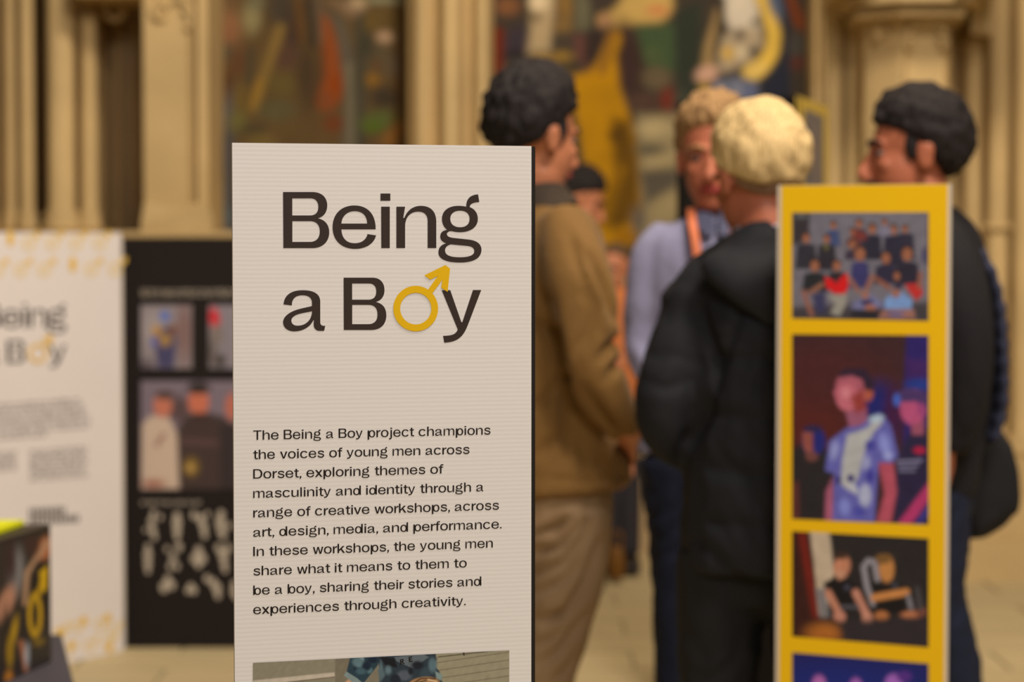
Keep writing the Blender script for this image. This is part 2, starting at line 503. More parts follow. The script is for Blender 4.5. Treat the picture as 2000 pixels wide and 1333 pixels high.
def tube(pts, rad, n=18, ref=Vector((1, 0, 0)), sub=4, cap=0.6):
    """smooth closed loft; rad = list of (a, b): a along ref, b along the other axis"""
    pts = [Vector(p) for p in pts]
    rad = [r if isinstance(r, tuple) else (r, r) for r in rad]
    E = [pts[0]] + pts + [pts[-1]]; Rr = [rad[0]] + rad + [rad[-1]]
    dp = []; dr = []
    for i in range(1, len(E) - 2):
        for q in range(sub):
            t = q / sub
            c0, c1, c2, c3 = -t ** 3 + 2 * t * t - t, 3 * t ** 3 - 5 * t * t + 2, -3 * t ** 3 + 4 * t * t + t, t ** 3 - t * t
            dp.append((E[i - 1] * c0 + E[i] * c1 + E[i + 1] * c2 + E[i + 2] * c3) * 0.5)
            dr.append(tuple((Rr[i - 1][k] * c0 + Rr[i][k] * c1 + Rr[i + 1][k] * c2 + Rr[i + 2][k] * c3) * 0.5 for k in range(2)))
    dp.append(pts[-1]); dr.append(rad[-1])
    rings = []
    for i, p in enumerate(dp):
        t = (dp[min(i + 1, len(dp) - 1)] - dp[max(i - 1, 0)]).normalized()
        s = ref - t * ref.dot(t)
        s = s.normalized() if s.length > 1e-3 else Vector((0, 1, 0))
        rings.append((p, s, t.cross(s), dr[i], t))
    full = []
    def capr(R0, sgn):
        p, s, o, r, t = R0; out = []
        for a in (75, 50, 25):
            k = math.cos(math.radians(a)); h = math.sin(math.radians(a)) * min(r) * cap
            out.append((p + t * sgn * h, s, o, (r[0] * k, r[1] * k), t))
        return out
    full = capr(rings[0], -1) + rings + capr(rings[-1], 1)[::-1]
    v = []; f = []
    for p, s, o, r, t in full:
        for j in range(n):
            a = 2 * math.pi * j / n
            v.append(p + s * (r[0] * math.cos(a)) + o * (r[1] * math.sin(a)))
    for i in range(len(full) - 1):
        for j in range(n):
            k = (j + 1) % n
            f.append((i * n + j, i * n + k, (i + 1) * n + k, (i + 1) * n + j))
    f.append(tuple(range(n - 1, -1, -1))); f.append(tuple((len(full) - 1) * n + j for j in range(n)))
    return v, f


def fuse(name, comps, m, parent, voxel=0.009, smooth=5, disp=None):
    """union of closed pieces into ONE continuous surface"""
    V_ = []; Fc = []
    for v, f in comps:
        b = len(V_); V_ += [Vector(p) for p in v]; Fc += [tuple(b + i for i in q) for q in f]
    me = bpy.data.meshes.new('tmp'); me.from_pydata([tuple(p) for p in V_], [], Fc)
    bm = bmesh.new(); bm.from_mesh(me); bmesh.ops.recalc_face_normals(bm, faces=bm.faces[:]); bm.to_mesh(me); bm.free()
    t = bpy.data.objects.new('tmp', me); COL.objects.link(t)
    r = t.modifiers.new('r', 'REMESH'); r.mode = 'VOXEL'; r.voxel_size = voxel
    if smooth:
        s = t.modifiers.new('s', 'SMOOTH'); s.factor = 0.5; s.iterations = smooth
    dg = bpy.context.evaluated_depsgraph_get(); dg.update()
    me2 = bpy.data.meshes.new_from_object(t.evaluated_get(dg))
    bpy.data.objects.remove(t); bpy.data.meshes.remove(me)
    me2.name = name; me2.materials.clear(); me2.materials.append(m)
    if disp:
        no = [v.normal.copy() for v in me2.vertices]
        for v, n_ in zip(me2.vertices, no):
            v.co = v.co + n_ * disp(v.co)
    me2.polygons.foreach_set('use_smooth', [True] * len(me2.polygons)); me2.update()
    o = bpy.data.objects.new(name, me2); COL.objects.link(o)
    if parent is not None:
        o.parent = parent; o.matrix_parent_inverse = parent.matrix_basis.inverted()
    return o


def folds(amp, freq=14, dirv=(1, 0, 0.8), stretch=0.25, seed=0):
    """cloth creases running along dirv: sharp valleys between soft ridges"""
    d = Vector(dirv).normalized()
    def fn(p):
        a = p.dot(d); q = p - d * a
        wv = noise.noise(Vector((p.x * 4 + seed * 2, p.y * 4, p.z * 4))) * 0.05
        s = noise.noise(Vector((q.x * freq + seed, q.y * freq, (q.z + wv) * freq)) + d * (a * freq * stretch))
        s1 = noise.noise(Vector((q.x * freq * 2.1 + seed, q.y * freq * 2.1, (q.z + wv) * freq * 2.1)) + d * (a * freq * stretch * 2))
        s2 = noise.noise(Vector((p.x * 3.5 + seed, p.y * 3.5, p.z * 3.5)))
        k = max(0.15, min(1.2, 0.65 + s2 * 1.6))
        return amp * k * (min(1.0, abs(s) * 3.2) - 0.75 + 0.45 * (min(1.0, abs(s1) * 3.0) - 0.6))
    return fn


def creases(Yc, lines, base=None):
    """hand-placed folds on the side towards the room: each (points, width_px, depth_m); negative depth = ridge"""
    s = F / Yc
    L_ = []
    for pts, wd, dp in lines:
        q = [P(a, b_, Yc) for a, b_ in pts]
        L_.append((np.array([(v.x, v.z) for v in q]), wd / s, dp))
    def fn(p):
        e = base(p) if base else 0.0
        if p.y > Yc + 0.03: return e
        x, z = p.x * Yc / p.y, CAMZ + (p.z - CAMZ) * Yc / p.y
        for q, wd, dp in L_:
            best = 9.0; tt = 0.5; n = len(q) - 1
            for i in range(n):
                ax, az = q[i]; ex, ez = q[i + 1][0] - ax, q[i + 1][1] - az
                t = max(0.0, min(1.0, ((x - ax) * ex + (z - az) * ez) / (ex * ex + ez * ez)))
                d = math.hypot(x - ax - ex * t, z - az - ez * t)
                if d < best: best = d; tt = (i + t) / n
            if best < wd * 2.5:
                e -= dp * math.exp(-(best / wd) ** 2) * math.sin(math.pi * (0.12 + 0.76 * tt))
        return e
    return fn


def strands(name, color, dark, rough=0.7):
    """hair: fine dark and light strands, strong strand relief"""
    m = bpy.data.materials.new(name); m.use_nodes = True
    nt = m.node_tree; b = nt.nodes['Principled BSDF']
    b.inputs['Roughness'].default_value = rough; b.inputs['Specular IOR Level'].default_value = 0.22
    tc = nt.nodes.new('ShaderNodeTexCoord'); mp = nt.nodes.new('ShaderNodeMapping'); mp.inputs['Scale'].default_value = (240, 240, 18)
    nz = nt.nodes.new('ShaderNodeTexNoise'); nz.inputs['Scale'].default_value = 1.0; nz.inputs['Detail'].default_value = 4
    nt.links.new(tc.outputs['Object'], mp.inputs[0]); nt.links.new(mp.outputs[0], nz.inputs['Vector'])
    mx = nt.nodes.new('ShaderNodeMix'); mx.data_type = 'RGBA'
    mx.inputs[6].default_value = (*dark, 1); mx.inputs[7].default_value = (*color, 1)
    mr = nt.nodes.new('ShaderNodeMapRange'); mr.inputs[1].default_value = 0.32; mr.inputs[2].default_value = 0.58
    nt.links.new(nz.outputs['Fac'], mr.inputs[0]); nt.links.new(mr.outputs[0], mx.inputs[0]); nt.links.new(mx.outputs[2], b.inputs['Base Color'])
    bp = nt.nodes.new('ShaderNodeBump'); bp.inputs['Strength'].default_value = 0.7; bp.inputs['Distance'].default_value = 0.004
    nt.links.new(nz.outputs['Fac'], bp.inputs['Height']); nt.links.new(bp.outputs[0], b.inputs['Normal'])
    return m


def head_frame(c, yaw, pitch=0, roll=0):
    """local +Y = facing; yaw 0 faces the camera (-Y), +yaw turns towards image right"""
    R = Matrix.Rotation(math.radians(180 + yaw), 3, 'Z') @ Matrix.Rotation(math.radians(-pitch), 3, 'X') @ Matrix.Rotation(math.radians(roll), 3, 'Y')
    return Vector(c), R


def head_comps(c, R, k=1.0):
    T = lambda x, y, z: c + R @ (Vector((x, y, z)) * k)
    s = lambda *r: tuple(q * k for q in r)
    out = [ellipsoid(T(0, -0.012, 0.030), s(0.075, 0.096, 0.083), R),
           ellipsoid(T(0, 0.028, -0.030), s(0.063, 0.066, 0.088), R),
           ellipsoid(T(0, 0.052, -0.092), s(0.036, 0.034, 0.028), R),
           ellipsoid(T(0, 0.072, 0.022), s(0.052, 0.022, 0.014), R),
           tube([T(0, 0.088, 0.008), T(0, 0.101, -0.018), T(0, 0.113, -0.040), T(0, 0.094, -0.048)], [s(0.008, 0.008), s(0.010, 0.010), s(0.016, 0.011), s(0.012, 0.008)], ref=R @ Vector((1, 0, 0))),
           ellipsoid(T(0, 0.088, -0.066), s(0.024, 0.012, 0.012), R)]
    for sx in (-1, 1):
        out.append(ellipsoid(T(sx * 0.078, -0.012, -0.008), s(0.009, 0.019, 0.031), R))
        out.append(ellipsoid(T(sx * 0.084, -0.018, 0.006), s(0.006, 0.015, 0.017), R))
        out.append(ellipsoid(T(sx * 0.036, 0.066, -0.022), s(0.022, 0.018, 0.016), R))
    return out


def face_parts(c, R, parent, lipm, browm, k=1.0):
    T = lambda x, y, z: c + R @ (Vector((x, y, z)) * k)
    for sx in (-1, 1):
        v, f = ellipsoid(T(sx * 0.031, 0.0735, 0.003), (0.013 * k, 0.012 * k, 0.0085 * k), R, 8)
        e = new_obj('eye', v, f, M_EYE, parent, True)
        v, f = ellipsoid(T(sx * 0.031, 0.0815, 0.003), (0.0065 * k, 0.0045 * k, 0.0065 * k), R, 6)
        new_obj('iris', v, f, M_IRIS, e, True)
        v, f = tube([T(sx * 0.014, 0.092, 0.024), T(sx * 0.032, 0.090, 0.030), T(sx * 0.052, 0.076, 0.023)], [0.0045 * k] * 3, n=8)
        new_obj('eyebrow', v, f, browm, parent, True)
    v, f = tube([T(-0.024, 0.088, -0.068), T(0, 0.101, -0.066), T(0.024, 0.088, -0.068)], [(0.004 * k, 0.005 * k), (0.006 * k, 0.008 * k), (0.004 * k, 0.005 * k)], n=10)
    new_obj('lips', v, f, lipm, parent, True)


def sideburns(c, R, m, parent, k=1.0):
    for sx in (-1, 1):
        v, f = ellipsoid(c + R @ (Vector((sx * 0.070, 0.013, 0.016)) * k), (0.009 * k, 0.015 * k, 0.032 * k), R, 8)
        new_obj('sideburn', v, f, m, parent, True)


def hair(name, c, R, m, parent, thick=0.028, top=0.02, front=0.045, nape=-0.06, side=-0.005, rough=0.006, freq=22, seed=0, k=1.0, swirl=None):
    """hair shell on the skull: thickness varies with direction; it dives into the skull where skin shows"""
    n = 56; v = []; f = []
    C0 = Vector((0, -0.012, 0.030)); rr = Vector((0.075, 0.096, 0.083))
    for i in range(n + 1):
        th = math.pi * i / n
        for j in range(2 * n):
            ph = math.pi * j / n
            d = Vector((math.sin(th) * math.cos(ph), math.sin(th) * math.sin(ph), math.cos(th)))
            p = Vector((d.x * rr.x, d.y * rr.y, d.z * rr.z))
            y = (C0 + p).y; z = (C0 + p).z
            # lower hairline: high at the face, ear height at the side, low at the nape
            tfr = max(0, min(1, (y + 0.012) / 0.085)); tbk = max(0, min(1, (-y - 0.012) / 0.06))
            line = side + (front - side) * (tfr ** 0.6) + (nape - side) * tbk
            t = max(0, min(1, (z - line) / 0.022)); t = t * t * (3 - 2 * t)
            up = max(0, d.z)
            ns = noise.noise(Vector((d.x * freq * 0.35 + seed, d.y * freq * 0.35, d.z * freq * 0.2)))
            ns2 = noise.noise(Vector((d.x * freq + seed, d.y * freq, d.z * 7)))
            th_ = thick * (0.35 + 0.65 * min(1, max(0, (z - line) / 0.07))) + top * up * up
            e = th_ + rough * (ns * 1.6 + ns2 * 0.45)
            if swirl: e += swirl(d)
            h = e * t - 0.014 * (1 - t)
            q = C0 + p + p.normalized() * h
            v.append(c + R @ (q * k))
    for i in range(n):
        for j in range(2 * n):
            a = i * 2 * n + j; b = i * 2 * n + (j + 1) % (2 * n)
            f.append((a, a + 2 * n, b + 2 * n, b))
    o = new_obj(name, v, f, m, parent, True)
    bm = bmesh.new(); bm.from_mesh(o.data); bmesh.ops.remove_doubles(bm, verts=bm.verts[:], dist=1e-5)
    bmesh.ops.recalc_face_normals(bm, faces=bm.faces[:]); bm.to_mesh(o.data); bm.free()
    return o


def hand_comps(wr, d, palm_n, thumb):
    """relaxed hand: d = pointing direction, palm_n = palm normal, thumb = side of the thumb"""
    d = Vector(d).normalized(); pn = Vector(palm_n); pn = (pn - d * pn.dot(d)).normalized(); sd = d.cross(pn)
    if sd.dot(Vector(thumb)) < 0: sd = -sd
    wr = Vector(wr); out = []
    R = Matrix((sd, d, pn)).transposed()
    out.append(ellipsoid(wr + d * 0.05, (0.040, 0.055, 0.016), R))
    out.append(tube([wr - d * 0.05, wr, wr + d * 0.03], [0.026, 0.026, 0.028]))
    for i, (ox, ln) in enumerate(((0.031, 0.068), (0.0105, 0.078), (-0.0105, 0.072), (-0.031, 0.056))):
        b = wr + d * 0.085 + sd * ox
        k1 = b + d * ln * 0.42 + pn * 0.006 + sd * ox * 0.12
        k2 = k1 + (d * 0.8 + pn * 0.55).normalized() * ln * 0.33
        k3 = k2 + (d * 0.45 + pn * 0.85).normalized() * ln * 0.28
        out.append(tube([b - d * 0.02, b, k1, k2, k3], [0.0095, 0.0095, 0.0088, 0.008, 0.007], n=10, ref=sd))
    t0 = wr + d * 0.028 + sd * 0.030
    out.append(tube([t0 - sd * 0.012, t0 + sd * 0.018 + d * 0.018 + pn * 0.008, t0 + sd * 0.030 + d * 0.045 + pn * 0.02, t0 + sd * 0.028 + d * 0.068 + pn * 0.032], [0.013, 0.0125, 0.0105, 0.0085], n=10, ref=pn))
    return out


def T_(Y, pts, sub=4, **kw):
    """tube from image-measured rings: (px, py, dy, rx_px, ry_m)"""
    s = F / Y
    return tube([P(a, b, Y + c) for a, b, c, _, _ in pts], [(r / s, q) for _, _, _, r, q in pts], sub=sub, **kw)


def shoe(x, y, yaw, m, parent):
    R = Matrix.Rotation(yaw, 3, 'Z')
    pts = [(0, -0.09, 0.045), (0, -0.03, 0.05), (0, 0.06, 0.04), (0, 0.13, 0.032)]
    c = [tube([Vector((x, y, 0)) + R @ Vector(p) for p in pts], [(0.036, 0.045), (0.04, 0.052), (0.045, 0.038), (0.038, 0.028)], ref=R @ Vector((1, 0, 0)))]
    o = fuse('shoe', c, m, parent, voxel=0.01, smooth=3)
    o.location.z += 0.0
    return o
# ------------------------------------------------------------------ materials
STONE = mat('limestone', alb((194, 157, 99), L_BACK), 0.85, 0.10, 3.0, 0.35, 30, objrand=0.03)
STONE_D = mat('limestone_wall', alb((176, 143, 96), L_BACK), 0.9, 0.14, 2.0, 0.3, 20)
FLOORM = mat('floor_stone', alb((184, 156, 106), L_BACK), 0.55, 0.10, 2.2, 0.15, 12, objrand=0.05)
JOINT = mat('floor_joint', alb((150, 126, 86), L_BACK), 0.9)
WHITEB = fluted('white_corrugated_board', alb((224, 212, 200), L_FRONT))
WHITE_EDGE = mat('white_board_edge', alb((205, 185, 160), L_FRONT), 0.6)
BLACKB = mat('black_board_edge', alb((30, 25, 22), L_FRONT), 0.5)
INK = mat('black_ink', alb((55, 43, 37), L_FRONT), 0.45)
INK2 = mat('black_text_ink', alb((28, 20, 16), L_FRONT), 0.45)
GOLD = mat('yellow_ink', alb((226, 174, 2), L_FRONT), 0.45)
YELLOWB = mat('yellow_board_print', alb((232, 178, 3), L_FRONT), 0.45, 0.02, 3)
SILVER = mat('board_connector', alb((120, 110, 100), L_FRONT), 0.4)
M_EYE = mat('shaded_eye_white', alb((128, 98, 82), L_MID), 0.6, spec=0.1)  # white of the eye, with the socket's shade put into its colour
M_IRIS = mat('iris', alb((40, 25, 18), L_MID), 0.3)
SKIN = mat('skin', alb((186, 112, 72), L_MID), 0.5, 0.06, 14, spec=0.35)
SKIN_D = mat('skin_ruddy', alb((178, 98, 64), L_MID), 0.5, 0.06, 14, spec=0.35)
LIPS = mat('lips', alb((150, 50, 45), L_MID), 0.4)
H_DARK = strands('dark_hair', alb((42, 33, 29), L_MID), alb((15, 12, 11), L_MID))
H_BLOND = strands('blond_hair', alb((232, 190, 122), L_MID), alb((182, 138, 82), L_MID))
H_SANDY = strands('sandy_hair', alb((176, 130, 78), L_MID), alb((110, 74, 42), L_MID))

# ------------------------------------------------------------------ floor
s_ = box('floor', -9, 9, -4, 12, -0.12, -0.006, JOINT); struct(s_)
slab_me = {}
sx, sy = 0.62, 0.46
for iy in range(12):
    for ix in range(-6, 6):
        x0 = ix * sx + (0.31 if iy % 2 else 0.0) + 0.1; y0 = 6.9 + iy * sy * 0.75
        if not slab_me:
            o = box('stone_slab', 0, sx - 0.008, 0, sy * 0.75 - 0.007, -0.006, 0.0, FLOORM, None, 0.003)
            slab_me['a'] = o.data
        else:
            o = bpy.data.objects.new('stone_slab', slab_me['a']); COL.objects.link(o)
        o.location = (x0, y0, 0); o.parent = s_
# worn paving nearer the camera and to the sides, seen only by reflection
o = box('paving', -9, 9, -4, 6.895, -0.006, 0.0, FLOORM, s_); o['kind'] = 'stuff'

# ------------------------------------------------------------------ back wall, ledge
WY = 10.9
wall = struct(box('wall_back', -9, 9, WY, WY + 0.4, 0, 7, STONE_D))
led_z = P(300, 452, 10.0).z
struct(box('trim_1', -6, P(975, 468, 10.5).x, 10.0, WY, 0, led_z - 0.03, STONE_D))
struct(box('trim_2', -6, P(975, 468, 10.5).x + 0.01, 9.96, WY, led_z - 0.03, led_z, STONE, None, 0.008))

# ------------------------------------------------------------------ murals
MY = WY - 0.02
def mural_place(px, py): return P(px, py, MY)
m1 = [
 ('e', 440, 60, 30, 60, 0, (120, 88, 52), 22), ('e', 445, 55, 20, 28, 0, (138, 92, 56), 12), ('p', [(425, 60), (462, 40), (455, 85), (425, 80)], (132, 86, 52), 9),
 ('e', 430, 105, 26, 20, 0, (84, 76, 50), 12), ('e', 492, 35, 17, 30, 0, (135, 118, 74), 9), ('e', 500, 5, 18, 14, 0, (110, 100, 66), 8), ('e', 465, 120, 16, 30, 0, (92, 58, 32), 12),
 ('e', 550, 15, 28, 40, 0, (68, 56, 40), 14), ('e', 570, 70, 14, 40, 0, (66, 46, 34), 10), ('e', 560, 110, 24, 24, 0, (84, 58, 40), 12),
 ('l', [(582, 0), (592, 80)], 12, (95, 60, 24), 8), ('l', [(603, 0), (612, 85)], 14, (44, 38, 30), 8), ('l', [(622, 0), (630, 80)], 14, (98, 78, 56), 8),
 ('l', [(548, 55), (497, 205)], 17, (128, 98, 44), 7), ('l', [(508, 160), (494, 210)], 13, (146, 106, 36), 6), ('l', [(490, 100), (487, 160)], 12, (66, 58, 38), 8),
 ('p', [(628, 90), (665, 120), (662, 200), (640, 220), (612, 200)], (82, 52, 28), 12),
 ('p', [(630, 28), (648, 40), (662, 95), (670, 160), (664, 195), (645, 215), (622, 212), (620, 190), (636, 150), (632, 90)], (138, 66, 24), 8),
 ('e', 657, 165, 11, 22, 0, (134, 56, 4), 7), ('e', 635, 195, 14, 18, 0, (120, 64, 30), 7), ('e', 655, 242, 22, 16, 0, (104, 52, 22), 9),
 ('p', [(640, 20), (670, 40), (690, 110), (700, 290), (668, 290), (676, 180), (660, 70)], (88, 78, 60), 10), ('l', [(683, 130), (690, 290)], 16, (112, 98, 70), 8),
 ('l', [(706, 30), (704, 290)], 22, (66, 60, 42), 9), ('p', [(640, 0), (700, 0), (716, 20), (690, 34), (668, 24)], (128, 98, 66), 8), ('e', 700, 5, 16, 10, 0, (172, 142, 98), 6),
 ('l', [(728, 0), (795, 2)], 12, (138, 130, 92), 6), ('e', 760, 35, 34, 24, 0, (94, 70, 32), 12), ('e', 722, 45, 10, 18, 0, (104, 78, 32), 8),
 ('e', 751, 73, 15, 11, 0, (176, 138, 98), 7), ('e', 742, 115, 26, 28, 0, (88, 72, 46), 12), ('e', 729, 156, 13, 14, -20, (132, 90, 30), 7), ('e', 735, 125, 12, 9, 30, (98, 66, 34), 6),
 ('e', 768, 130, 12, 18, 0, (96, 76, 52), 8), ('e', 750, 190, 26, 22, 0, (60, 48, 32), 12), ('e', 778, 170, 12, 10, 0, (94, 66, 34), 6), ('e', 720, 90, 10, 26, 0, (62, 56, 38), 8),
 ('e', 740, 235, 32, 18, -8, (82, 86, 38), 9), ('e', 728, 248, 18, 12, 0, (78, 90, 26), 7), ('p', [(745, 275), (775, 235), (788, 245), (770, 290)], (130, 84, 32), 8),
 ('e', 425, 170, 14, 40, 8, (112, 72, 18), 9), ('e', 420, 235, 12, 50, 0, (108, 66, 4), 8), ('e', 445, 170, 16, 28, 0, (84, 54, 28), 10), ('e', 444, 225, 12, 40, 10, (88, 82, 74), 9),
 ('p', [(412, 285), (455, 250), (460, 470), (412, 470)], (72, 70, 66), 12), ('e', 420, 360, 20, 12, -30, (70, 58, 40), 8), ('e', 430, 420, 24, 20, 0, (78, 88, 84), 12), ('e', 470, 195, 14, 30, 0, (106, 82, 36), 9),
 ('e', 465, 238, 18, 22, 0, (104, 92, 44), 10), ('e', 550, 165, 26, 18, 0, (98, 80, 36), 12), ('e', 540, 215, 34, 20, 0, (86, 76, 44), 12), ('e', 495, 255, 22, 12, 0, (66, 56, 34), 10), ('e', 600, 150, 18, 60, 0, (68, 50, 30), 12), ('e', 510, 275, 24, 14, 0, (108, 86, 40), 9),
 ('e', 440, -60, 60, 50, 0, (110, 78, 48), 24), ('e', 600, -90, 80, 60, 0, (92, 74, 46), 30), ('e', 735, -70, 50, 50, 0, (120, 104, 68), 24),
 ('n', 0.05, 14, 20, 3)]
SOFT = lambda ops: [tuple(o_[:-1]) + (o_[-1] * 1.35,) if o_[0] != 'n' else o_ for o_ in ops]
g = empty('wall_painting', P(610, 452, MY), 'dim mural of robed figures with an orange-red cloak, left of the middle stone pier', 'painting')
print_grid('painted_canvas', ((385, -220), (835, -220), (835, 452), (385, 452)), 150, 210, (92, 68, 36), SOFT(m1), L_BACK, mural_place, M_PAINT, g)
m2 = [
 ('l', [(972, 66), (978, 290)], 26, (106, 34, 8), 7), ('e', 992, 12, 24, 18, 0, (122, 76, 42), 9), ('e', 1012, 85, 26, 36, 10, (58, 46, 48), 12), ('e', 1006, 108, 22, 10, -10, (40, 32, 30), 8), ('e', 1010, 135, 26, 16, 0, (74, 66, 48), 9),
 ('p', [(1038, -120), (1090, -120), (1084, 20), (1074, 100), (1030, 104), (1036, 60)], (172, 142, 96), 8), ('e', 1052, 4, 18, 16, 0, (218, 186, 134), 7), ('e', 1045, 34, 10, 8, 0, (110, 88, 58), 6),
 ('e', 1105, 10, 14, 40, 0, (134, 96, 42), 9), ('e', 1100, 52, 18, 16, 0, (124, 92, 46), 8), ('p', [(1120, -100), (1155, -100), (1152, 60), (1124, 60)], (98, 88, 60), 8), ('e', 1104, 78, 20, 14, 0, (72, 58, 42), 8),
 ('p', [(1120, 70), (1140, 66), (1165, 130), (1150, 140), (1125, 110)], (98, 58, 46), 8), ('e', 1058, 128, 22, 20, 0, (176, 132, 52), 8), ('e', 1098, 110, 18, 9, 0, (152, 112, 42), 7), ('e', 1078, 145, 16, 9, 20, (156, 142, 66), 6), ('e', 1092, 158, 18, 9, 30, (156, 116, 54), 7), ('e', 1108, 150, 8, 26, 0, (84, 66, 34), 7),
 ('p', [(1206, -140), (1300, -140), (1316, 20), (1290, 48), (1225, 52), (1176, 60), (1168, 34), (1195, 22), (1212, 0)], (190, 148, 74), 8), ('e', 1182, 42, 14, 16, 0, (156, 110, 70), 6), ('e', 1284, 20, 20, 10, 0, (196, 122, 66), 6), ('e', 1180, -10, 30, 18, 0, (64, 50, 38), 8),
 ('p', [(1148, 60), (1196, 50), (1180, 100), (1152, 140), (1140, 110)], (52, 38, 30), 8),
 ('p', [(1240, 48), (1320, 44), (1352, 140), (1280, 142), (1244, 110)], (62, 74, 42), 9), ('e', 1272, 108, 20, 14, 0, (72, 80, 44), 8), ('p', [(1316, 20), (1372, 0), (1370, 210), (1330, 210), (1318, 120)], (46, 48, 34), 9),
 ('e', 1226, 120, 30, 78, -8, (58, 38, 30), 10), ('e', 1282, 152, 28, 22, 0, (98, 80, 52), 9), ('e', 1258, 200, 28, 18, 0, (80, 54, 40), 9), ('e', 1305, 196, 15, 24, 0, (108, 42, 26), 7), ('e', 1330, 200, 14, 24, 0, (62, 60, 44), 8),
 ('p', [(1118, 148), (1152, 138), (1168, 118), (1190, 72), (1208, 60), (1214, 74), (1204, 110), (1210, 170), (1238, 250), (1250, 330), (1252, 420), (1236, 478), (1180, 484), (1150, 430), (1142, 330), (1128, 240), (1116, 185)], (172, 116, 6), 7),
 ('p', [(1196, 232), (1232, 236), (1248, 320), (1250, 400), (1226, 440), (1196, 450), (1176, 420), (1200, 350)], (98, 64, 8), 10), ('l', [(1196, 66), (1176, 138)], 16, (132, 86, 26), 6), ('l', [(1216, 330), (1180, 440)], 14, (132, 88, 8), 8), ('e', 1205, 265, 16, 14, 0, (84, 54, 6), 8), ('e', 1222, 462, 22, 14, 0, (150, 96, 8), 7),
 ('p', [(1244, 222), (1325, 222), (1325, 520), (1240, 520), (1254, 400), (1248, 300)], (140, 118, 78), 9), ('e', 1282, 250, 34, 16, 0, (170, 144, 94), 8), ('e', 1270, 292, 26, 10, 0, (84, 74, 52), 7), ('e', 1290, 315, 30, 10, -12, (160, 134, 86), 7), ('p', [(1250, 335), (1325, 330), (1325, 360), (1262, 400)], (84, 72, 54), 8), ('e', 1300, 405, 30, 20, -20, (152, 128, 82), 8), ('e', 1246, 430, 14, 26, 0, (96, 82, 64), 8),
 ('p', [(1400, -120), (1470, -120), (1484, 56), (1462, 84), (1436, 74), (1418, 40)], (206, 182, 146), 7), ('p', [(1398, 18), (1410, 20), (1398, 90), (1392, 150), (1366, 152), (1376, 90)], (152, 118, 68), 6), ('l', [(1412, 0), (1404, 60), (1396, 110)], 9, (48, 40, 30), 5),
 ('p', [(1412, 70), (1450, 52), (1486, 56), (1492, 92), (1462, 122), (1420, 140), (1396, 136)], (168, 142, 104), 7), ('e', 1445, 68, 8, 10, 0, (74, 60, 46), 5), ('e', 1475, 43, 8, 8, 0, (98, 88, 62), 5), ('e', 1474, 99, 12, 8, -30, (72, 64, 50), 5), ('e', 1422, 104, 13, 14, 0, (196, 150, 66), 6), ('e', 1446, 102, 11, 11, 0, (206, 178, 130), 5), ('e', 1403, 122, 7, 8, 0, (110, 92, 66), 5),
 ('l', [(1478, -30), (1500, 14), (1513, 60), (1511, 96), (1492, 126), (1470, 142)], 30, (216, 168, 62), 6), ('e', 1474, 138, 24, 16, -20, (218, 174, 82), 6), ('e', 1380, 145, 22, 16, -20, (202, 150, 114), 6), ('l', [(1376, 166), (1372, 200)], 16, (150, 116, 36), 6),
 ('p', [(1400, 158), (1440, 150), (1480, 162), (1484, 206), (1390, 206)], (98, 98, 104), 8), ('e', 1404, 184, 12, 18, 0, (134, 132, 136), 6), ('e', 1440, 180, 10, 20, 0, (122, 118, 120), 6), ('e', 1465, 180, 9, 14, 0, (92, 94, 114), 6),
 ('p', [(1500, -60), (1530, -60), (1542, 60), (1545, 215), (1486, 215), (1486, 160), (1520, 120), (1528, 70)], (38, 38, 44), 8), ('e', 1512, 4, 12, 34, -14, (84, 90, 100), 7), ('p', [(1530, -20), (1550, -10), (1572, 40), (1570, 62), (1552, 50)], (112, 50, 18), 6), ('e', 1558, 122, 12, 14, 0, (90, 42, 30), 7), ('e', 1556, 90, 14, 20, 0, (70, 62, 50), 8),
 ('n', 0.05, 14, 20, 5)]
g = empty('wall_painting', P(1270, 500, MY), 'bright mural with a golden yellow robe above the standing men', 'painting')
print_grid('painted_canvas', ((925, -220), (1625, -220), (1625, 520), (925, 520)), 230, 230, (62, 50, 36), SOFT(m2), L_BACK, mural_place, M_PAINT, g)

# ------------------------------------------------------------------ stone piers
def X(px, Y): return (px - 1000) / F * Y
def Zz(py, Y): return P(1000, py, Y).z
def shaft(px, rpx, Y, zb, zt, parent, name='shaft'):
    r = rpx / F * Y; x = X(px, Y)
    prof = [(r * 1.55, zb), (r * 1.55, zb + 0.03), (r * 1.25, zb + 0.05), (r * 1.4, zb + 0.07), (r, zb + 0.10), (r, zt - 0.02), (r * 1.15, zt), (r * 1.15, zt + 0.02)]
    return lathe(name, x, Y, prof, STONE, parent)

def arc_tracery(cx, cy, Y, r, parent, a0=180, a1=360, th=0.015, dy=0.0):
    pts = [Vector((X(cx, Y) + r * math.cos(math.radians(a)), Y - 0.010 + dy, Zz(cy, Y) - r * math.sin(math.radians(a)))) for a in np.linspace(a0, a1, 9)]
    v, f = tube(pts, [th] * 9, n=8, sub=2, ref=Vector((0, 1, 0)))
    return new_obj('tracery', v, f, STONE, parent, True)

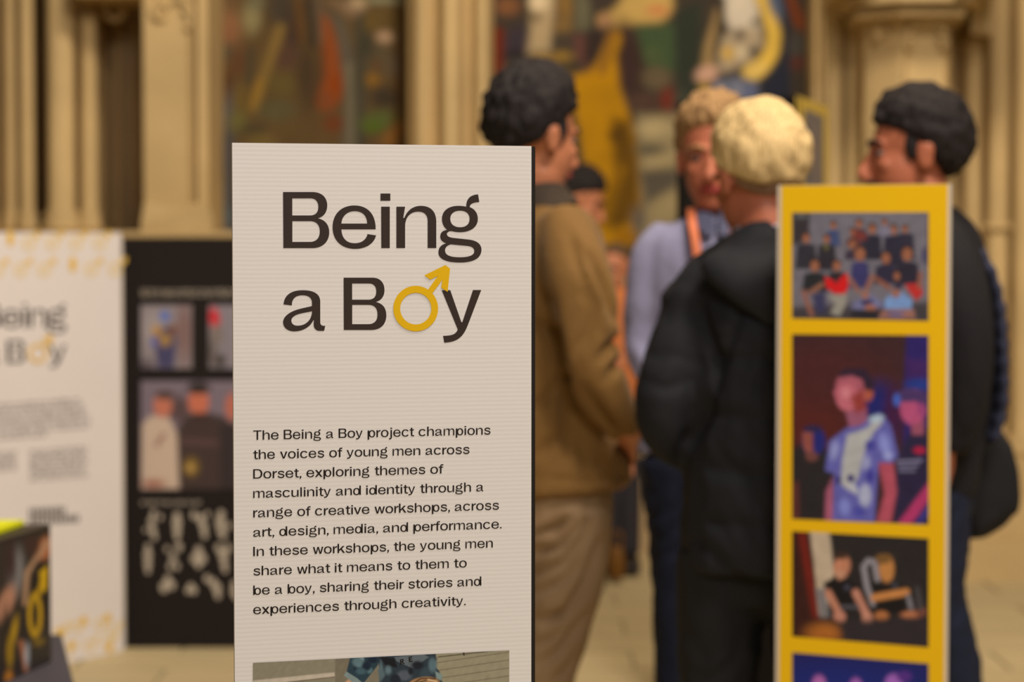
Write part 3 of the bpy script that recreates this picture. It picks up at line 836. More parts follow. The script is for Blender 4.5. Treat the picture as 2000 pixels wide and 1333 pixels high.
TOP = 3.6
pl_ = empty('stone_pier', (X(250, 10.4), 10.4, led_z), 'pale carved stone pier with a smooth pilaster, left of the dim mural', 'pier')
b_ = 10.62
extrude_profile('wall_core', [(X(-400, b_), WY - 0.005), (X(-400, b_), b_), (X(36, b_), b_), (X(37, b_), WY - 0.03), (X(42, b_), WY - 0.03), (X(43, b_), b_), (X(68, b_), b_), (X(70, b_), WY - 0.03), (X(94, b_), WY - 0.03), (X(97, b_), b_), (X(190, b_), b_), (X(196, b_), WY - 0.005)], led_z, TOP, STONE, pl_)
zt_l = Zz(-60, 10.4)
shaft(-30, 18, 10.5, led_z, TOP, pl_); shaft(-80, 26, 10.45, led_z, TOP, pl_)
shaft(25, 13, 10.52, led_z, TOP, pl_); shaft(55, 14, 10.46, led_z, TOP, pl_)
shaft(122, 26, 10.40, led_z, TOP, pl_); shaft(176, 16, 10.44, led_z, Zz(40, 10.44), pl_)
shaft(232, 7, 10.86, led_z, TOP, pl_)
# pilaster with groove and edge roll
extrude_profile('pilaster', [(X(283, 10.25), 10.25), (X(370, 10.25), 10.25), (X(373, 10.25), 10.30), (X(385, 10.3), 10.36), (X(388, 10.3), 10.30), (X(406, 10.3), 10.32), (X(412, 10.4), 10.42), (X(418, 10.5), WY - 0.004), (X(283, 10.25), WY - 0.004)], led_z, TOP, STONE, pl_)
v = [(X(276, 10.1), 10.10, led_z), (X(416, 10.1), 10.10, led_z), (X(418, 10.5), 10.7, led_z), (X(276, 10.5), 10.7, led_z),
     (X(276, 10.1), 10.10, led_z + 0.03), (X(416, 10.1), 10.10, led_z + 0.03), (X(418, 10.5), 10.7, led_z + 0.03), (X(276, 10.5), 10.7, led_z + 0.03),
     (X(283, 10.25), 10.245, led_z + 0.12), (X(407, 10.3), 10.30, led_z + 0.12), (X(407, 10.5), 10.7, led_z + 0.12), (X(283, 10.5), 10.7, led_z + 0.12)]
new_obj('pilaster_base', v, [(3, 2, 1, 0), (0, 1, 5, 4), (1, 2, 6, 5), (2, 3, 7, 6), (3, 0, 4, 7), (4, 5, 9, 8), (5, 6, 10, 9), (6, 7, 11, 10), (7, 4, 8, 11), (8, 9, 10, 11)], STONE, pl_)
arc_tracery(318, 22, 10.25, 0.030, pl_, 60, 330); arc_tracery(352, 26, 10.25, 0.055, pl_, 250, 360); arc_tracery(352, 40, 10.25, 0.05, pl_, 300, 400)
arc_tracery(340, 0, 10.25, 0.05, pl_, 180, 360); arc_tracery(228, 20, 10.5, 0.04, pl_, 0, 360); arc_tracery(262, 0, 10.5, 0.04, pl_, 180, 360)
# hood over the recess
extrude_profile('hood', [(X(160, 10.3), 10.18), (X(286, 10.2), 10.15), (X(286, 10.5), WY - 0.01), (X(160, 10.5), WY - 0.01)], Zz(-8, 10.2), TOP, STONE, pl_)

pm = empty('stone_pier', (X(880, 10.6), 10.6, led_z), 'plain moulded stone pier between the two murals', 'pier')
extrude_profile('pier_body', [(X(797, 10.6), WY - 0.004), (X(797, 10.62), 10.62), (X(812, 10.6), 10.56), (X(834, 10.6), 10.56), (X(840, 10.6), 10.60), (X(852, 10.6), 10.60),
    (X(862, 10.5), 10.52), (X(880, 10.5), 10.49), (X(898, 10.5), 10.52), (X(908, 10.6), 10.60), (X(922, 10.6), 10.61), (X(928, 10.6), 10.55), (X(952, 10.6), 10.55), (X(962, 10.6), 10.64), (X(964, 10.6), WY - 0.004)], led_z, TOP, STONE, pm)
shaft(825, 11, 10.54, led_z, TOP, pm); shaft(880, 17, 10.52, led_z, TOP, pm); shaft(941, 12, 10.54, led_z, TOP, pm)

pr = empty('stone_pier', (X(1780, 10.2), 10.2, 0), 'large carved stone pier with tall shafts behind the dark-haired man at right', 'pier')
extrude_profile('wall_core', [(X(1583, 10.7), WY - 0.004), (X(1583, 10.7), 10.7), (X(1600, 10.6), 10.66), (X(1606, 10.5), 10.56), (X(1690, 10.5), 10.54), (X(1850, 10.5), 10.62), (X(1990, 10.6), 10.62), (X(2400, 10.6), 10.6), (X(2400, 10.6), WY - 0.004)], 0, TOP, STONE, pr)
shaft(1592, 7, 10.66, 0.45, TOP, pr); shaft(1628, 17, 10.50, 0.45, TOP, pr); shaft(1664, 13, 10.48, 0.45, TOP, pr)
# faceted pilaster
extrude_profile('pilaster', [(X(1686, 10.25), 10.7), (X(1686, 10.2), 10.22), (X(1754, 10.08), 10.06), (X(1762, 10.05), 10.05), (X(1768, 10.08), 10.08), (X(1842, 10.08), 10.08), (X(1850, 10.05), 10.05), (X(1856, 10.1), 10.12), (X(1856, 10.6), 10.7)], 0.4, Zz(32, 10.1), STONE, pr)
zc = Zz(34, 10.0)
extrude_profile('cap', [(X(1668, 10.2), 10.7), (X(1668, 10.1), 10.08), (X(1748, 10.0), 9.92), (X(1874, 10.0), 9.92), (X(1880, 10.1), 10.1), (X(1880, 10.6), 10.7)], zc, zc + 0.035, STONE, pr)
extrude_profile('cap_hood', [(X(1650, 10.2), 10.7), (X(1650, 10.1), 10.02), (X(1744, 10.0), 9.84), (X(1884, 10.0), 9.84), (X(1915, 10.1), 10.1), (X(1915, 10.6), 10.7)], zc + 0.05, zc + 0.16, STONE, pr)
extrude_profile('shade_canopy', [(X(1640, 10.0), 10.7), (X(1640, 9.8), 9.80), (X(1684, 9.75), 9.76), (X(1692, 9.9), 9.90), (X(1856, 9.9), 9.88), (X(1862, 9.75), 9.72), (X(1962, 9.75), 9.76), (X(1962, 10.0), 10.7)], 2.43, TOP, STONE, pr)  # unseen block above the frame, stepped to shade the cap and shaft tops
extrude_profile('cap_neck', [(X(1680, 10.2), 10.7), (X(1680, 10.2), 10.15), (X(1752, 10.0), 9.99), (X(1860, 10.0), 9.99), (X(1866, 10.6), 10.7)], zc - 0.01, 2.44, STONE, pr)
for (cx, cy, r, a0, a1, yy) in ((1722, 74, 0.028, 170, 400, 10.12), (1716, 62, 0.018, 180, 360, 10.13), (1786, 66, 0.034, 180, 330, 10.06), (1824, 66, 0.034, 210, 360, 10.06), (1776, 84, 0.018, 90, 300, 10.06), (1834, 84, 0.018, -120, 90, 10.06), (1806, 52, 0.022, 180, 360, 10.06), (1834, 48, 0.016, 0, 360, 10.06)):
    arc_tracery(cx, cy, yy, r, pr, a0, a1, th=0.015)
shaft(1899, 18, 10.42, 0.5, Zz(86, 10.42), pr)
shaft(1948, 21, 10.36, 0.5, Zz(-60, 10.36), pr)
shaft(2010, 30, 10.30, 0.5, TOP, pr); shaft(2090, 24, 10.36, 0.5, TOP, pr)
extrude_profile('shaft_hood', [(X(1884, 10.3), 10.2), (X(1926, 10.3), 10.2), (X(1926, 10.6), 10.65), (X(1884, 10.6), 10.65)], Zz(70, 10.3), TOP, STONE, pr)
lathe('shaft_ring', X(1948, 10.36), 10.36, [(0.047, Zz(452, 10.3)), (0.066, Zz(448, 10.3)), (0.066, Zz(440, 10.3)), (0.047, Zz(436, 10.3))], STONE, pr)
# plinth steps
def plinth(nm, y0, z0, z1, px0, inset):
    yf = y0
    extrude_profile(nm, [(X(px0, yf), WY - 0.01), (X(px0, yf), yf + 0.12), (X(px0 + 60, yf), yf), (X(2420, yf), yf), (X(2420, yf), WY - 0.01)], z0, z1, STONE, pr)
plinth('plinth_step', 9.98, 0, 0.17, 1640, 0); plinth('plinth_step', 10.10, 0.17, 0.34, 1655, 0); plinth('plinth_step', 10.18, 0.34, 0.50, 1668, 0)

# ------------------------------------------------------------------ front white totem
PW = Plane(453.5, 2.58, 1038, 2.672)
u0, zt = PW.uv(453.5, 279.5); u1, zt1 = PW.uv(1038, 285)
zt = (zt + zt1) / 2
front = empty('display_totem', PW.w(u1 / 2, 0, -0.1), 'tall white corrugated display board with black title lettering, nearest the camera', 'display board')
board('front_board', PW, u0, u1, 0.0, zt, 0.0, 0.005, WHITEB, front)
back_n = 0.33
def wedge(name, pl, quad, z1, m, parent):
    v = [pl.w(u, z, o_) for z in (0.0, z1) for (u, o_) in quad]
    o = new_obj(name, v, [(3, 2, 1, 0), (4, 5, 6, 7), (0, 1, 5, 4), (1, 2, 6, 5), (2, 3, 7, 6), (3, 0, 4, 7)], m, parent)
    bm = bmesh.new(); bm.from_mesh(o.data); bmesh.ops.recalc_face_normals(bm, faces=bm.faces[:]); bm.to_mesh(o.data); bm.free()
    return o
um = (u0 + u1) / 2
wedge('side_board', PW, [(u1 + 0.0002, 0.0), (u1 + 0.0044, 0.0), (um + 0.004, -0.27), (um, -0.27)], zt - 0.0006, BLACKB, front)
wedge('side_board', PW, [(u0 + 0.003, -0.0056), (u0 + 0.007, -0.0056), (um - 0.001, -0.265), (um - 0.005, -0.265)], zt - 0.0006, BLACKB, front)
def to_uv(cs, pl): return [[pl.uv(x, y) for x, y in c] for c in cs]
def logo_mesh(name, keys, pl, off, m, parent, tr=None):
    sh = []
    for k in keys:
        cs = LOGO[k]
        if tr: cs = [[tr(x, y) for x, y in c] for c in cs]
        sh.append(tri(to_uv(cs, pl)))
    return flat_mesh(name, sh, pl, off, m, parent)
for k in ('B', 'e', 'i', 'n', 'g', 'a', 'B2', 'y'):
    keys = ('i', 'i_dot') if k == 'i' else (k,)
    logo_mesh('title_letter', keys, PW, 0.0003, INK, front)
o = logo_mesh('male_symbol', ('ring', 'arrow'), PW, 0.0006, GOLD, front); o['label'] = 'yellow circle and arrow standing in for the letter o'
LINES = [("The Being a Boy project champions", 859.8, 958), ("the voices of young men across", 897.6, 917), ("Dorset, exploring themes of", 935.5, 865.5),
         ("masculinity and identity through a", 973.4, 945), ("range of creative workshops, across", 1011.3, 974.5), ("art, design, media, and performance.", 1049.2, 979.5),
         ("In these workshops, the young men", 1087.0, 962.5), ("share what it means to them to", 1124.8, 911.5), ("be a boy, sharing their stories and", 1162.7, 940), ("experiences through creativity.", 1200.5, 909.5)]
cap = abs(PW.uv(496, 841.4)[1] - PW.uv(496, 859.8)[1])
for txt, by, xr in LINES:
    ul, zb = PW.uv(494.5, by)
    # right end of the line sits on the same height: solve for its pixel on the sloped line
    ur = PW.uv(xr, by - (xr - 494) * (by - 475) / 29600.)[0]
    lay, end = layout(txt)
    kx = (ur - ul) / end; kz = cap / 100
    sh = []
    for ch, x in lay:
        for pts, tr_ in glyph_tris(ch):
            sh.append(([(ul + (x + a) * kx, zb + b * kz) for a, b in pts], tr_))
    flat_mesh('text_line', sh, PW, 0.0003, INK2, front)
# photograph at the foot of the board
pf = [
 ('p', [(494, 1290), (655, 1286), (655, 1640), (494, 1640)], (140, 130, 108), 3), ('p', [(494, 1330), (653, 1314), (655, 1324), (494, 1340)], (196, 180, 158), 2), ('l', [(560, 1334), (655, 1323)], 2.5, (112, 98, 78), 1.5),
 ('p', [(655, 1286), (686, 1284), (676, 1333), (652, 1640)], (122, 112, 92), 2), ('p', [(850, 1275), (996, 1266), (996, 1640), (850, 1640)], (152, 142, 114), 3)]
for i in range(14):
    y0 = 1284 + i * 15.5
    pf.append(('l', [(848, y0 + 12), (996, y0 - 10)], 1.6, (118, 104, 82), 1.2))
pf += [('l', [(856, 1284), (908, 1278), (996, 1268)], 1.8, (70, 60, 44), 1), ('l', [(905, 1274), (906, 1280)], 3, (40, 34, 26), 1), ('l', [(940, 1274), (952, 1272)], 2, (44, 38, 30), 1),
 ('p', [(674, 1333), (690, 1320), (700, 1333), (690, 1360), (665, 1360)], (196, 150, 118), 2),
 ('p', [(684, 1284), (742, 1280), (738, 1300), (712, 1333), (696, 1334), (676, 1316)], (40, 62, 72), 1.5),
 ('p', [(676, 1312), (698, 1326), (706, 1333), (690, 1335), (672, 1320)], (128, 142, 138), 1.5),
 ('p', [(735, 1279), (852, 1274), (848, 1300), (858, 1312), (864, 1333), (880, 1420), (735, 1420), (742, 1310)], (44, 56, 64), 1.5),
 ('p', [(744, 1290), (752, 1320), (742, 1333), (738, 1310)], (88, 106, 110), 3), ('p', [(770, 1284), (824, 1278), (838, 1284), (806, 1306), (774, 1292)], (96, 104, 108), 1.2),
 ('p', [(742, 1284), (770, 1286), (776, 1305), (752, 1300)], (22, 24, 30), 2), ('e', 790, 1320, 14, 10, 0, (84, 90, 98), 4), ('e', 772, 1328, 10, 10, 0, (30, 36, 46), 3), ('e', 830, 1318, 10, 14, 0, (54, 70, 78), 5), ('e', 706, 1288, 5, 4, 0, (128, 146, 146), 2), ('e', 722, 1310, 5, 6, 20, (92, 120, 124), 3), ('e', 694, 1306, 4, 6, 0, (30, 46, 58), 2), ('e', 758, 1310, 6, 8, 0, (96, 116, 122), 4), ('e', 802, 1312, 5, 7, 0, (24, 30, 38), 3), ('e', 848, 1288, 5, 6, 0, (34, 44, 54), 3), ('e', 845, 1300, 8, 14, 0, (90, 112, 118), 4), ('e', 815, 1300, 12, 8, 0, (26, 30, 40), 4),
 ('e', 700, 1295, 12, 9, 20, (94, 118, 122), 4), ('e', 716, 1302, 9, 9, 0, (24, 38, 54), 4), ('e', 705, 1312, 10, 6, 0, (66, 92, 100), 3), ('e', 728, 1290, 10, 6, 0, (22, 34, 50), 3), ('p', [(850, 1312), (864, 1318), (862, 1330), (852, 1326)], (128, 144, 138), 2),
 ('e', 828, 1336, 30, 13, -6, (168, 126, 84), 2), ('l', [(806, 1336), (822, 1326), (850, 1326)], 3, (88, 58, 38), 1.5), ('l', [(815, 1334), (832, 1330)], 2, (60, 40, 28), 1), ('l', [(836, 1328), (852, 1332)], 3, (214, 178, 134), 1.5),
 ('n', 0.04, 5, 4, 9)]
rows = list(np.linspace(0, 0.22, 60)) + list(np.linspace(0.25, 1, 18))
ph = print_grid('photo_print', ((494, 1295.5), (994.5, 1271), (994.5, 1585), (494, 1632)), 380, 0, (128, 118, 98), pf, L_FRONT, lambda x, y: PW.w(*PW.uv(x, y), 0.0004), M_PRINT, front, rows)
ph['label'] = 'colour photograph of a figure in a blue tie-dye shirt'
# letters on the shirt in the photograph
for ch, cx, cy, sz, sl in (('r', 785, 1299, 10, .3), ):
    pass
for contours in (path('M 0,0 L 0,10 L 5,10 C 8,10 8,5 5,5 L 8,0 L 6,0 L 3,4.6 L 2,4.6 L 2,0 Z M 2,6.4 L 4.6,6.4 L 4.6,8.6 L 2,8.6 Z', 4),):
    sh = tri([[PW.uv(782 + x * 1.0 + y * -0.12, 1299 - y * 1.0 - x * 0.25) for x, y in c] for c in contours])
    flat_mesh('shirt_lettering', [sh], PW, 0.0007, INK2, ph)
sh = tri([[PW.uv(799 + x - y * .12, 1294 - y - x * .25) for x, y in c] for c in path('M 0,0 L 0,10 L 7,10 L 7,8.2 L 2,8.2 L 2,6 L 6,6 L 6,4.3 L 2,4.3 L 2,1.8 L 7,1.8 L 7,0 Z', 4)])
flat_mesh('shirt_lettering', [sh], PW, 0.0007, INK2, ph)

# ------------------------------------------------------------------ yellow totem
PY = Plane(1519, 4.61, 1858, 4.49)
u0, za = PY.uv(1519, 363); u1, zb_ = PY.uv(1858, 358.5); zty = (za + zb_) / 2
yt = empty('display_totem', PY.w(u1 / 2, 0, -0.1), 'tall yellow display board with a column of photographs, in front of the men', 'display board')
board('front_board', PY, u0, u1, 0, zty, 0.0, 0.005, WHITE_EDGE, yt)
um = (u0 + u1) / 2
wedge('side_board', PY, [(u1 - 0.0045, -0.0055), (u1 - 0.0005, -0.0055), (um + 0.006, -0.20), (um + 0.002, -0.20)], zty - 0.001, WHITE_EDGE, yt)
wedge('side_board', PY, [(u0 + 0.0005, -0.0055), (u0 + 0.0045, -0.0055), (um + 0.001, -0.20), (um - 0.003, -0.20)], zty - 0.001, WHITE_EDGE, yt)
ua = PY.uv(1526, 500)[0]; ub = PY.uv(1850, 500)[0]
board('yellow_print', PY, ua, ub, 0.0, zty - 0.001, 0.0008, 0.0008, YELLOWB, yt)
def yplace(x, y): return PY.w(*PY.uv(x, y), 0.0014)
skin1 = (150, 92, 64)
p1 = [('p', [(1548, 415), (1582, 415), (1580, 470), (1548, 480)], (56, 48, 48), 5), ('e', 1565, 422, 12, 6, 0, (92, 88, 82), 4), ('p', [(1545, 600), (1815, 590), (1815, 630), (1545, 630)], (66, 58, 58), 8), ('p', [(1812, 415), (1816, 415), (1816, 520), (1811, 520)], (60, 52, 62), 2)]
def fig(hx, hy, hr, body, bw, bh, sk=skin1, hairc=(44, 34, 34)):
    return [('p', [(hx - bw, hy + bh), (hx - bw * .8, hy + hr * 1.4), (hx, hy + hr), (hx + bw * .8, hy + hr * 1.4), (hx + bw, hy + bh)], body, 3),
            ('e', hx, hy - hr * .5, hr * .95, hr * .9, 0, hairc, 2.2), ('e', hx, hy, hr * .78, hr, 0, sk, 2.5)]
for a in ((1628, 441, 7, (66, 74, 104), 14, 40), (1678, 438, 8, (70, 52, 60), 18, 44), (1728, 435, 6, (112, 104, 114), 14, 30), (1768, 448, 7, (50, 44, 56), 20, 60),
          (1704, 448, 9, (44, 40, 50), 20, 60), (1745, 450, 9, (46, 42, 54), 22, 70), (1575, 466, 9, (50, 46, 50), 22, 60), (1615, 468, 8, (48, 42, 46), 20, 60), (1667, 455, 8, (110, 56, 48), 14, 26),
          (1665, 478, 9, (60, 48, 58), 16, 30)):
    p1 += fig(*a)
p1 += [('e', 1680, 460, 14, 8, 20, (118, 52, 44), 4), ('e', 1614, 482, 5, 7, 0, (100, 90, 50), 3), ('e', 1730, 452, 12, 8, 0, (120, 112, 122), 4)]
for a in ((1592, 520, 11, (40, 40, 40), 26, 50), (1635, 520, 10, (44, 38, 40), 20, 40), (1680, 497, 13, (58, 54, 92), 20, 66), (1731, 505, 11, (48, 42, 58), 24, 50), (1772, 497, 13, (44, 38, 48), 26, 60), (1752, 540, 8, (50, 44, 52), 10, 14)):
    p1 += fig(*a)
p1 += [('p', [(1611, 540), (1628, 548), (1634, 556), (1640, 545), (1655, 532), (1658, 560), (1650, 576), (1630, 574), (1614, 562)], (206, 26, 28), 2.5), ('p', [(1767, 556), (1800, 552), (1803, 575), (1790, 588), (1776, 570)], (178, 44, 40), 3),
 ('l', [(1570, 570), (1580, 600), (1586, 615)], 9, (140, 88, 70), 3), ('l', [(1582, 572), (1606, 556)], 8, (146, 94, 70), 3), ('l', [(1660, 545), (1676, 568)], 8, (150, 96, 74), 3), ('l', [(1704, 540), (1694, 562)], 9, (150, 96, 76), 3), ('l', [(1712, 545), (1736, 562)], 9, (138, 82, 62), 3), ('l', [(1798, 535), (1796, 560)], 9, (142, 88, 70), 3),
 ('p', [(1618, 578), (1656, 574), (1650, 600), (1640, 618), (1622, 612), (1632, 594)], (150, 140, 122), 4), ('p', [(1586, 575), (1612, 570), (1614, 612), (1594, 610)], (60, 56, 82), 5),
 ('p', [(1668, 590), (1700, 574), (1722, 590), (1728, 600), (1690, 606), (1662, 604)], (112, 108, 136), 4), ('p', [(1682, 588), (1706, 584), (1702, 596), (1684, 598)], (48, 44, 78), 3), ('e', 1690, 576, 8, 9, 0, (150, 100, 80), 3), ('e', 1701, 604, 12, 9, 20, (160, 100, 78), 3),
 ('p', [(1728, 586), (1745, 572), (1765, 572), (1782, 588), (1780, 606), (1728, 604)], (118, 144, 182), 3.5), ('e', 1750, 572, 9, 10, 0, (150, 100, 82), 3), ('e', 1755, 560, 9, 6, 0, (52, 48, 66), 3), ('p', [(1722, 606), (1785, 604), (1788, 622), (1716, 624)], (150, 100, 84), 4), ('e', 1750, 614, 16, 5, 0, (96, 90, 120), 3), ('p', [(1665, 606), (1722, 606), (1712, 622), (1660, 622)], (40, 36, 40), 4),
 ('e', 1808, 500, 8, 16, 0, (72, 66, 88), 5), ('n', 0.06, 8, 8, 11)]
print_grid('photo_print', ((1547.5, 415.5), (1814, 415), (1814, 627), (1547.5, 622)), 110, 84, (112, 104, 106), p1, L_MID, yplace, M_PRINT, yt)['label'] = 'group photograph of many seated young people'
p2 = [('e', 1585, 800, 90, 90, 0, (86, 32, 26), 60), ('e', 1620, 740, 110, 60, 0, (74, 34, 32), 50), ('p', [(1771, 652), (1816, 652), (1816, 1030), (1760, 1030), (1766, 780)], (46, 32, 92), 5), ('p', [(1772, 700), (1816, 706), (1816, 740), (1772, 740)], (64, 34, 86), 8), ('e', 1796, 752, 26, 12, 0, (38, 56, 124), 8),
 ('e', 1718, 800, 32, 50, 0, (32, 34, 96), 18), ('e', 1745, 810, 18, 50, 0, (66, 26, 60), 14),
 # left figure
 ('p', [(1547, 880), (1566, 866), (1610, 872), (1626, 900), (1624, 1020), (1547, 1016)], (40, 34, 34), 5), ('e', 1590, 862, 23, 28, 0, (36, 38, 104), 4), ('p', [(1568, 845), (1588, 842), (1588, 888), (1578, 890), (1568, 870)], (142, 74, 60), 4), ('e', 1586, 892, 12, 10, 0, (110, 64, 56), 4), ('e', 1588, 838, 18, 7, 0, (44, 36, 66), 3), ('p', [(1547, 945), (1560, 940), (1562, 1015), (1547, 1014)], (92, 44, 38), 5),
 # right figure
 ('p', [(1770, 860), (1784, 832), (1815, 838), (1815, 1030), (1745, 1030), (1752, 900)], (42, 34, 58), 5), ('p', [(1778, 822), (1806, 820), (1804, 850), (1782, 850)], (150, 76, 92), 4), ('e', 1784, 796, 26, 34, 5, (180, 78, 112), 4), ('p', [(1750, 768), (1770, 758), (1810, 766), (1815, 800), (1800, 800), (1790, 785), (1762, 786)], (72, 50, 90), 4), ('e', 1800, 800, 8, 12, 0, (158, 66, 110), 4), ('e', 1752, 782, 7, 12, 0, (66, 96, 176), 4),
 ('e', 1796, 880, 12, 7, 0, (172, 30, 62), 3), ('l', [(1754, 902), (1800, 900)], 4.5, (132, 124, 146), 2.5), ('l', [(1756, 911), (1792, 910)], 4.5, (122, 116, 138), 2.5), ('l', [(1758, 920), (1786, 920)], 4.5, (118, 112, 134), 2.5), ('l', [(1822, 950), (1765, 1026)], 22, (176, 52, 96), 5), ('l', [(1822, 980), (1790, 1030)], 12, (60, 52, 120), 5),
 # central figure: neck, head
 ('p', [(1652, 805), (1692, 795), (1696, 835), (1660, 838)], (150, 84, 102), 4), ('e', 1668, 756, 36, 32, 0, (170, 86, 96), 4), ('e', 1656, 776, 24, 28, -12, (190, 98, 106), 4), ('e', 1634, 768, 6, 5, 0, (186, 96, 104), 3), ('p', [(1662, 775), (1686, 760), (1692, 800), (1672, 808)], (148, 58, 50), 7), ('e', 1697, 770, 9, 14, 10, (172, 84, 60), 3.5),
 ('p', [(1640, 728), (1652, 720), (1690, 720), (1708, 745), (1706, 764), (1690, 762), (1684, 742), (1664, 734), (1640, 738)], (48, 32, 46), 3.5), ('e', 1652, 768, 9, 11, 0, (206, 122, 124), 5),
 # arms
 ('p', [(1715, 900), (1745, 905), (1752, 960), (1740, 1022), (1712, 1022), (1728, 965)], (176, 76, 88), 5), ('p', [(1614, 960), (1626, 935), (1632, 1022), (1611, 1020)], (166, 86, 104), 5),
 # shirt
 ('p', [(1620, 862), (1655, 836), (1680, 832), (1718, 806), (1740, 830), (1755, 890), (1744, 904), (1716, 904), (1708, 1022), (1626, 1022), (1630, 925), (1612, 920)], (98, 94, 158), 4),
 ('p', [(1655, 850), (1690, 838), (1700, 830), (1706, 818), (1720, 812), (1724, 826), (1706, 845), (1690, 880), (1676, 935), (1660, 960), (1642, 945), (1646, 895)], (176, 170, 160), 5), ('e', 1712, 818, 14, 7, -10, (170, 184, 190), 4), ('e', 1692, 905, 8, 14, 10, (150, 148, 178), 5), ('e', 1630, 880, 8, 18, 10, (144, 144, 186), 5), ('e', 1728, 868, 10, 20, -10, (138, 140, 196), 6), ('e', 1700, 870, 10, 10, 0, (66, 62, 136), 5),
 ('e', 1638, 938, 5, 9, 0, (46, 36, 96), 3), ('e', 1662, 935, 7, 8, 0, (44, 36, 96), 3), ('e', 1690, 968, 12, 22, 0, (172, 170, 186), 5), ('e', 1668, 955, 6, 12, -30, (180, 176, 176), 3), ('e', 1650, 990, 10, 16, 0, (128, 130, 190), 6), ('e', 1700, 930, 8, 14, 0, (62, 56, 136), 5), ('e', 1678, 1000, 12, 10, 0, (74, 72, 150), 5), ('e', 1735, 890, 9, 9, 0, (150, 152, 196), 4),
 ('n', 0.05, 9, 9, 15)]
print_grid('photo_print', ((1547.5, 653), (1814, 655.5), (1814, 1025), (1547.5, 1014)), 110, 150, (62, 36, 36), p2, L_MID, yplace, M_PRINT, yt)['label'] = 'photograph of a young performer in a tie-dye shirt under stage light'
p3 = [('p', [(1547, 1036), (1578, 1038), (1600, 1170), (1610, 1250), (1547, 1250)], (56, 26, 20), 8), ('l', [(1566, 1036), (1578, 1110), (1594, 1200)], 14, (118, 30, 20), 8), ('e', 1610, 1238, 34, 20, 0, (168, 96, 34), 14), ('p', [(1582, 1036), (1620, 1040), (1630, 1120), (1612, 1205), (1600, 1200), (1590, 1100)], (190, 164, 132), 4), ('p', [(1594, 1150), (1612, 1150), (1620, 1205), (1602, 1206)], (120, 112, 108), 6),
 ('p', [(1608, 1140), (1632, 1126), (1655, 1132), (1684, 1150), (1680, 1180), (1640, 1182), (1616, 1160)], (24, 20, 20), 3.5), ('e', 1645, 1107, 16, 23, 12, (190, 122, 88), 3.5), ('e', 1643, 1086, 14, 7, 0, (64, 42, 30), 3), ('p', [(1630, 1118), (1648, 1112), (1652, 1128), (1638, 1134)], (194, 136, 102), 3),
 ('l', [(1618, 1158), (1640, 1200), (1644, 1210)], 14, (188, 122, 92), 3.5), ('l', [(1672, 1158), (1692, 1200), (1696, 1212)], 15, (188, 124, 98), 3.5), ('e', 1640, 1204, 12, 10, 0, (190, 124, 98), 3), ('e', 1694, 1210, 10, 14, 0, (196, 132, 104), 3), ('l', [(1644, 1186), (1676, 1186)], 6, (84, 80, 84), 3),
 ('l', [(1706, 1180), (1694, 1148), (1687, 1108), (1696, 1096), (1708, 1098), (1714, 1132)], 11, (142, 132, 130), 3), ('p', [(1704, 1142), (1770, 1146), (1768, 1200), (1712, 1196)], (24, 20, 20), 4), ('e', 1732, 1112, 15, 26, 0, (190, 124, 64), 3.5), ('e', 1726, 1092, 16, 10, 0, (116, 80, 40), 4),
 ('l', [(1708, 1168), (1770, 1157)], 15, (196, 126, 66), 3.5), ('e', 1722, 1204, 14, 10, 0, (178, 108, 60), 3.5), ('e', 1780, 1202, 20, 8, 0, (184, 112, 72), 3.5), ('e', 1800, 1196, 10, 10, 0, (120, 68, 50), 4), ('l', [(1774, 1165), (1780, 1188)], 9, (120, 112, 112), 3), ('l', [(1792, 1150), (1798, 1190)], 9, (70, 64, 62), 3.5), ('e', 1655, 1148, 6, 6, 0, (66, 64, 74), 3), ('e', 1748, 1144, 6, 5, 0, (66, 66, 72), 3),
 ('p', [(1640, 1215), (1815, 1205), (1815, 1266), (1650, 1256)], (46, 38, 40), 10), ('n', 0.05, 9, 9, 21)]
print_grid('photo_print', ((1547.5, 1038), (1814, 1052.5), (1814, 1265), (1547.5, 1243.5)), 110, 88, (40, 34, 32), p3, L_MID, yplace, M_PRINT, yt)['label'] = 'photograph of two young people sitting in black shirts'
p4 = [('e', 1600, 1340, 14, 20, 0, (178, 100, 160), 5), ('e', 1672, 1344, 13, 20, 0, (178, 100, 170), 5), ('e', 1748, 1336, 18, 20, 0, (160, 96, 172), 5), ('e', 1768, 1322, 12, 10, 0, (84, 44, 120), 5), ('e', 1640, 1330, 140, 30, 0, (24, 36, 104), 30), ('e', 1600, 1338, 13, 18, 0, (178, 100, 160), 5), ('e', 1672, 1344, 12, 18, 0, (170, 96, 170), 5), ('e', 1745, 1336, 16, 18, 0, (160, 96, 172), 5), ('e', 1766, 1322, 14, 10, 0, (84, 44, 120), 5),
 ('p', [(1560, 1400), (1590, 1362), (1620, 1362), (1640, 1400), (1640, 1470), (1560, 1470)], (40, 30, 60), 6), ('p', [(1720, 1400), (1735, 1362), (1770, 1362), (1790, 1400), (1790, 1480), (1720, 1470)], (44, 30, 70), 6)]
print_grid('photo_print', ((1547.5, 1275), (1814, 1297), (1814, 1500), (1547.5, 1474)), 90, 60, (30, 30, 86), p4, L_MID, yplace, M_PRINT, yt)['label'] = 'photograph of faces under deep blue light'

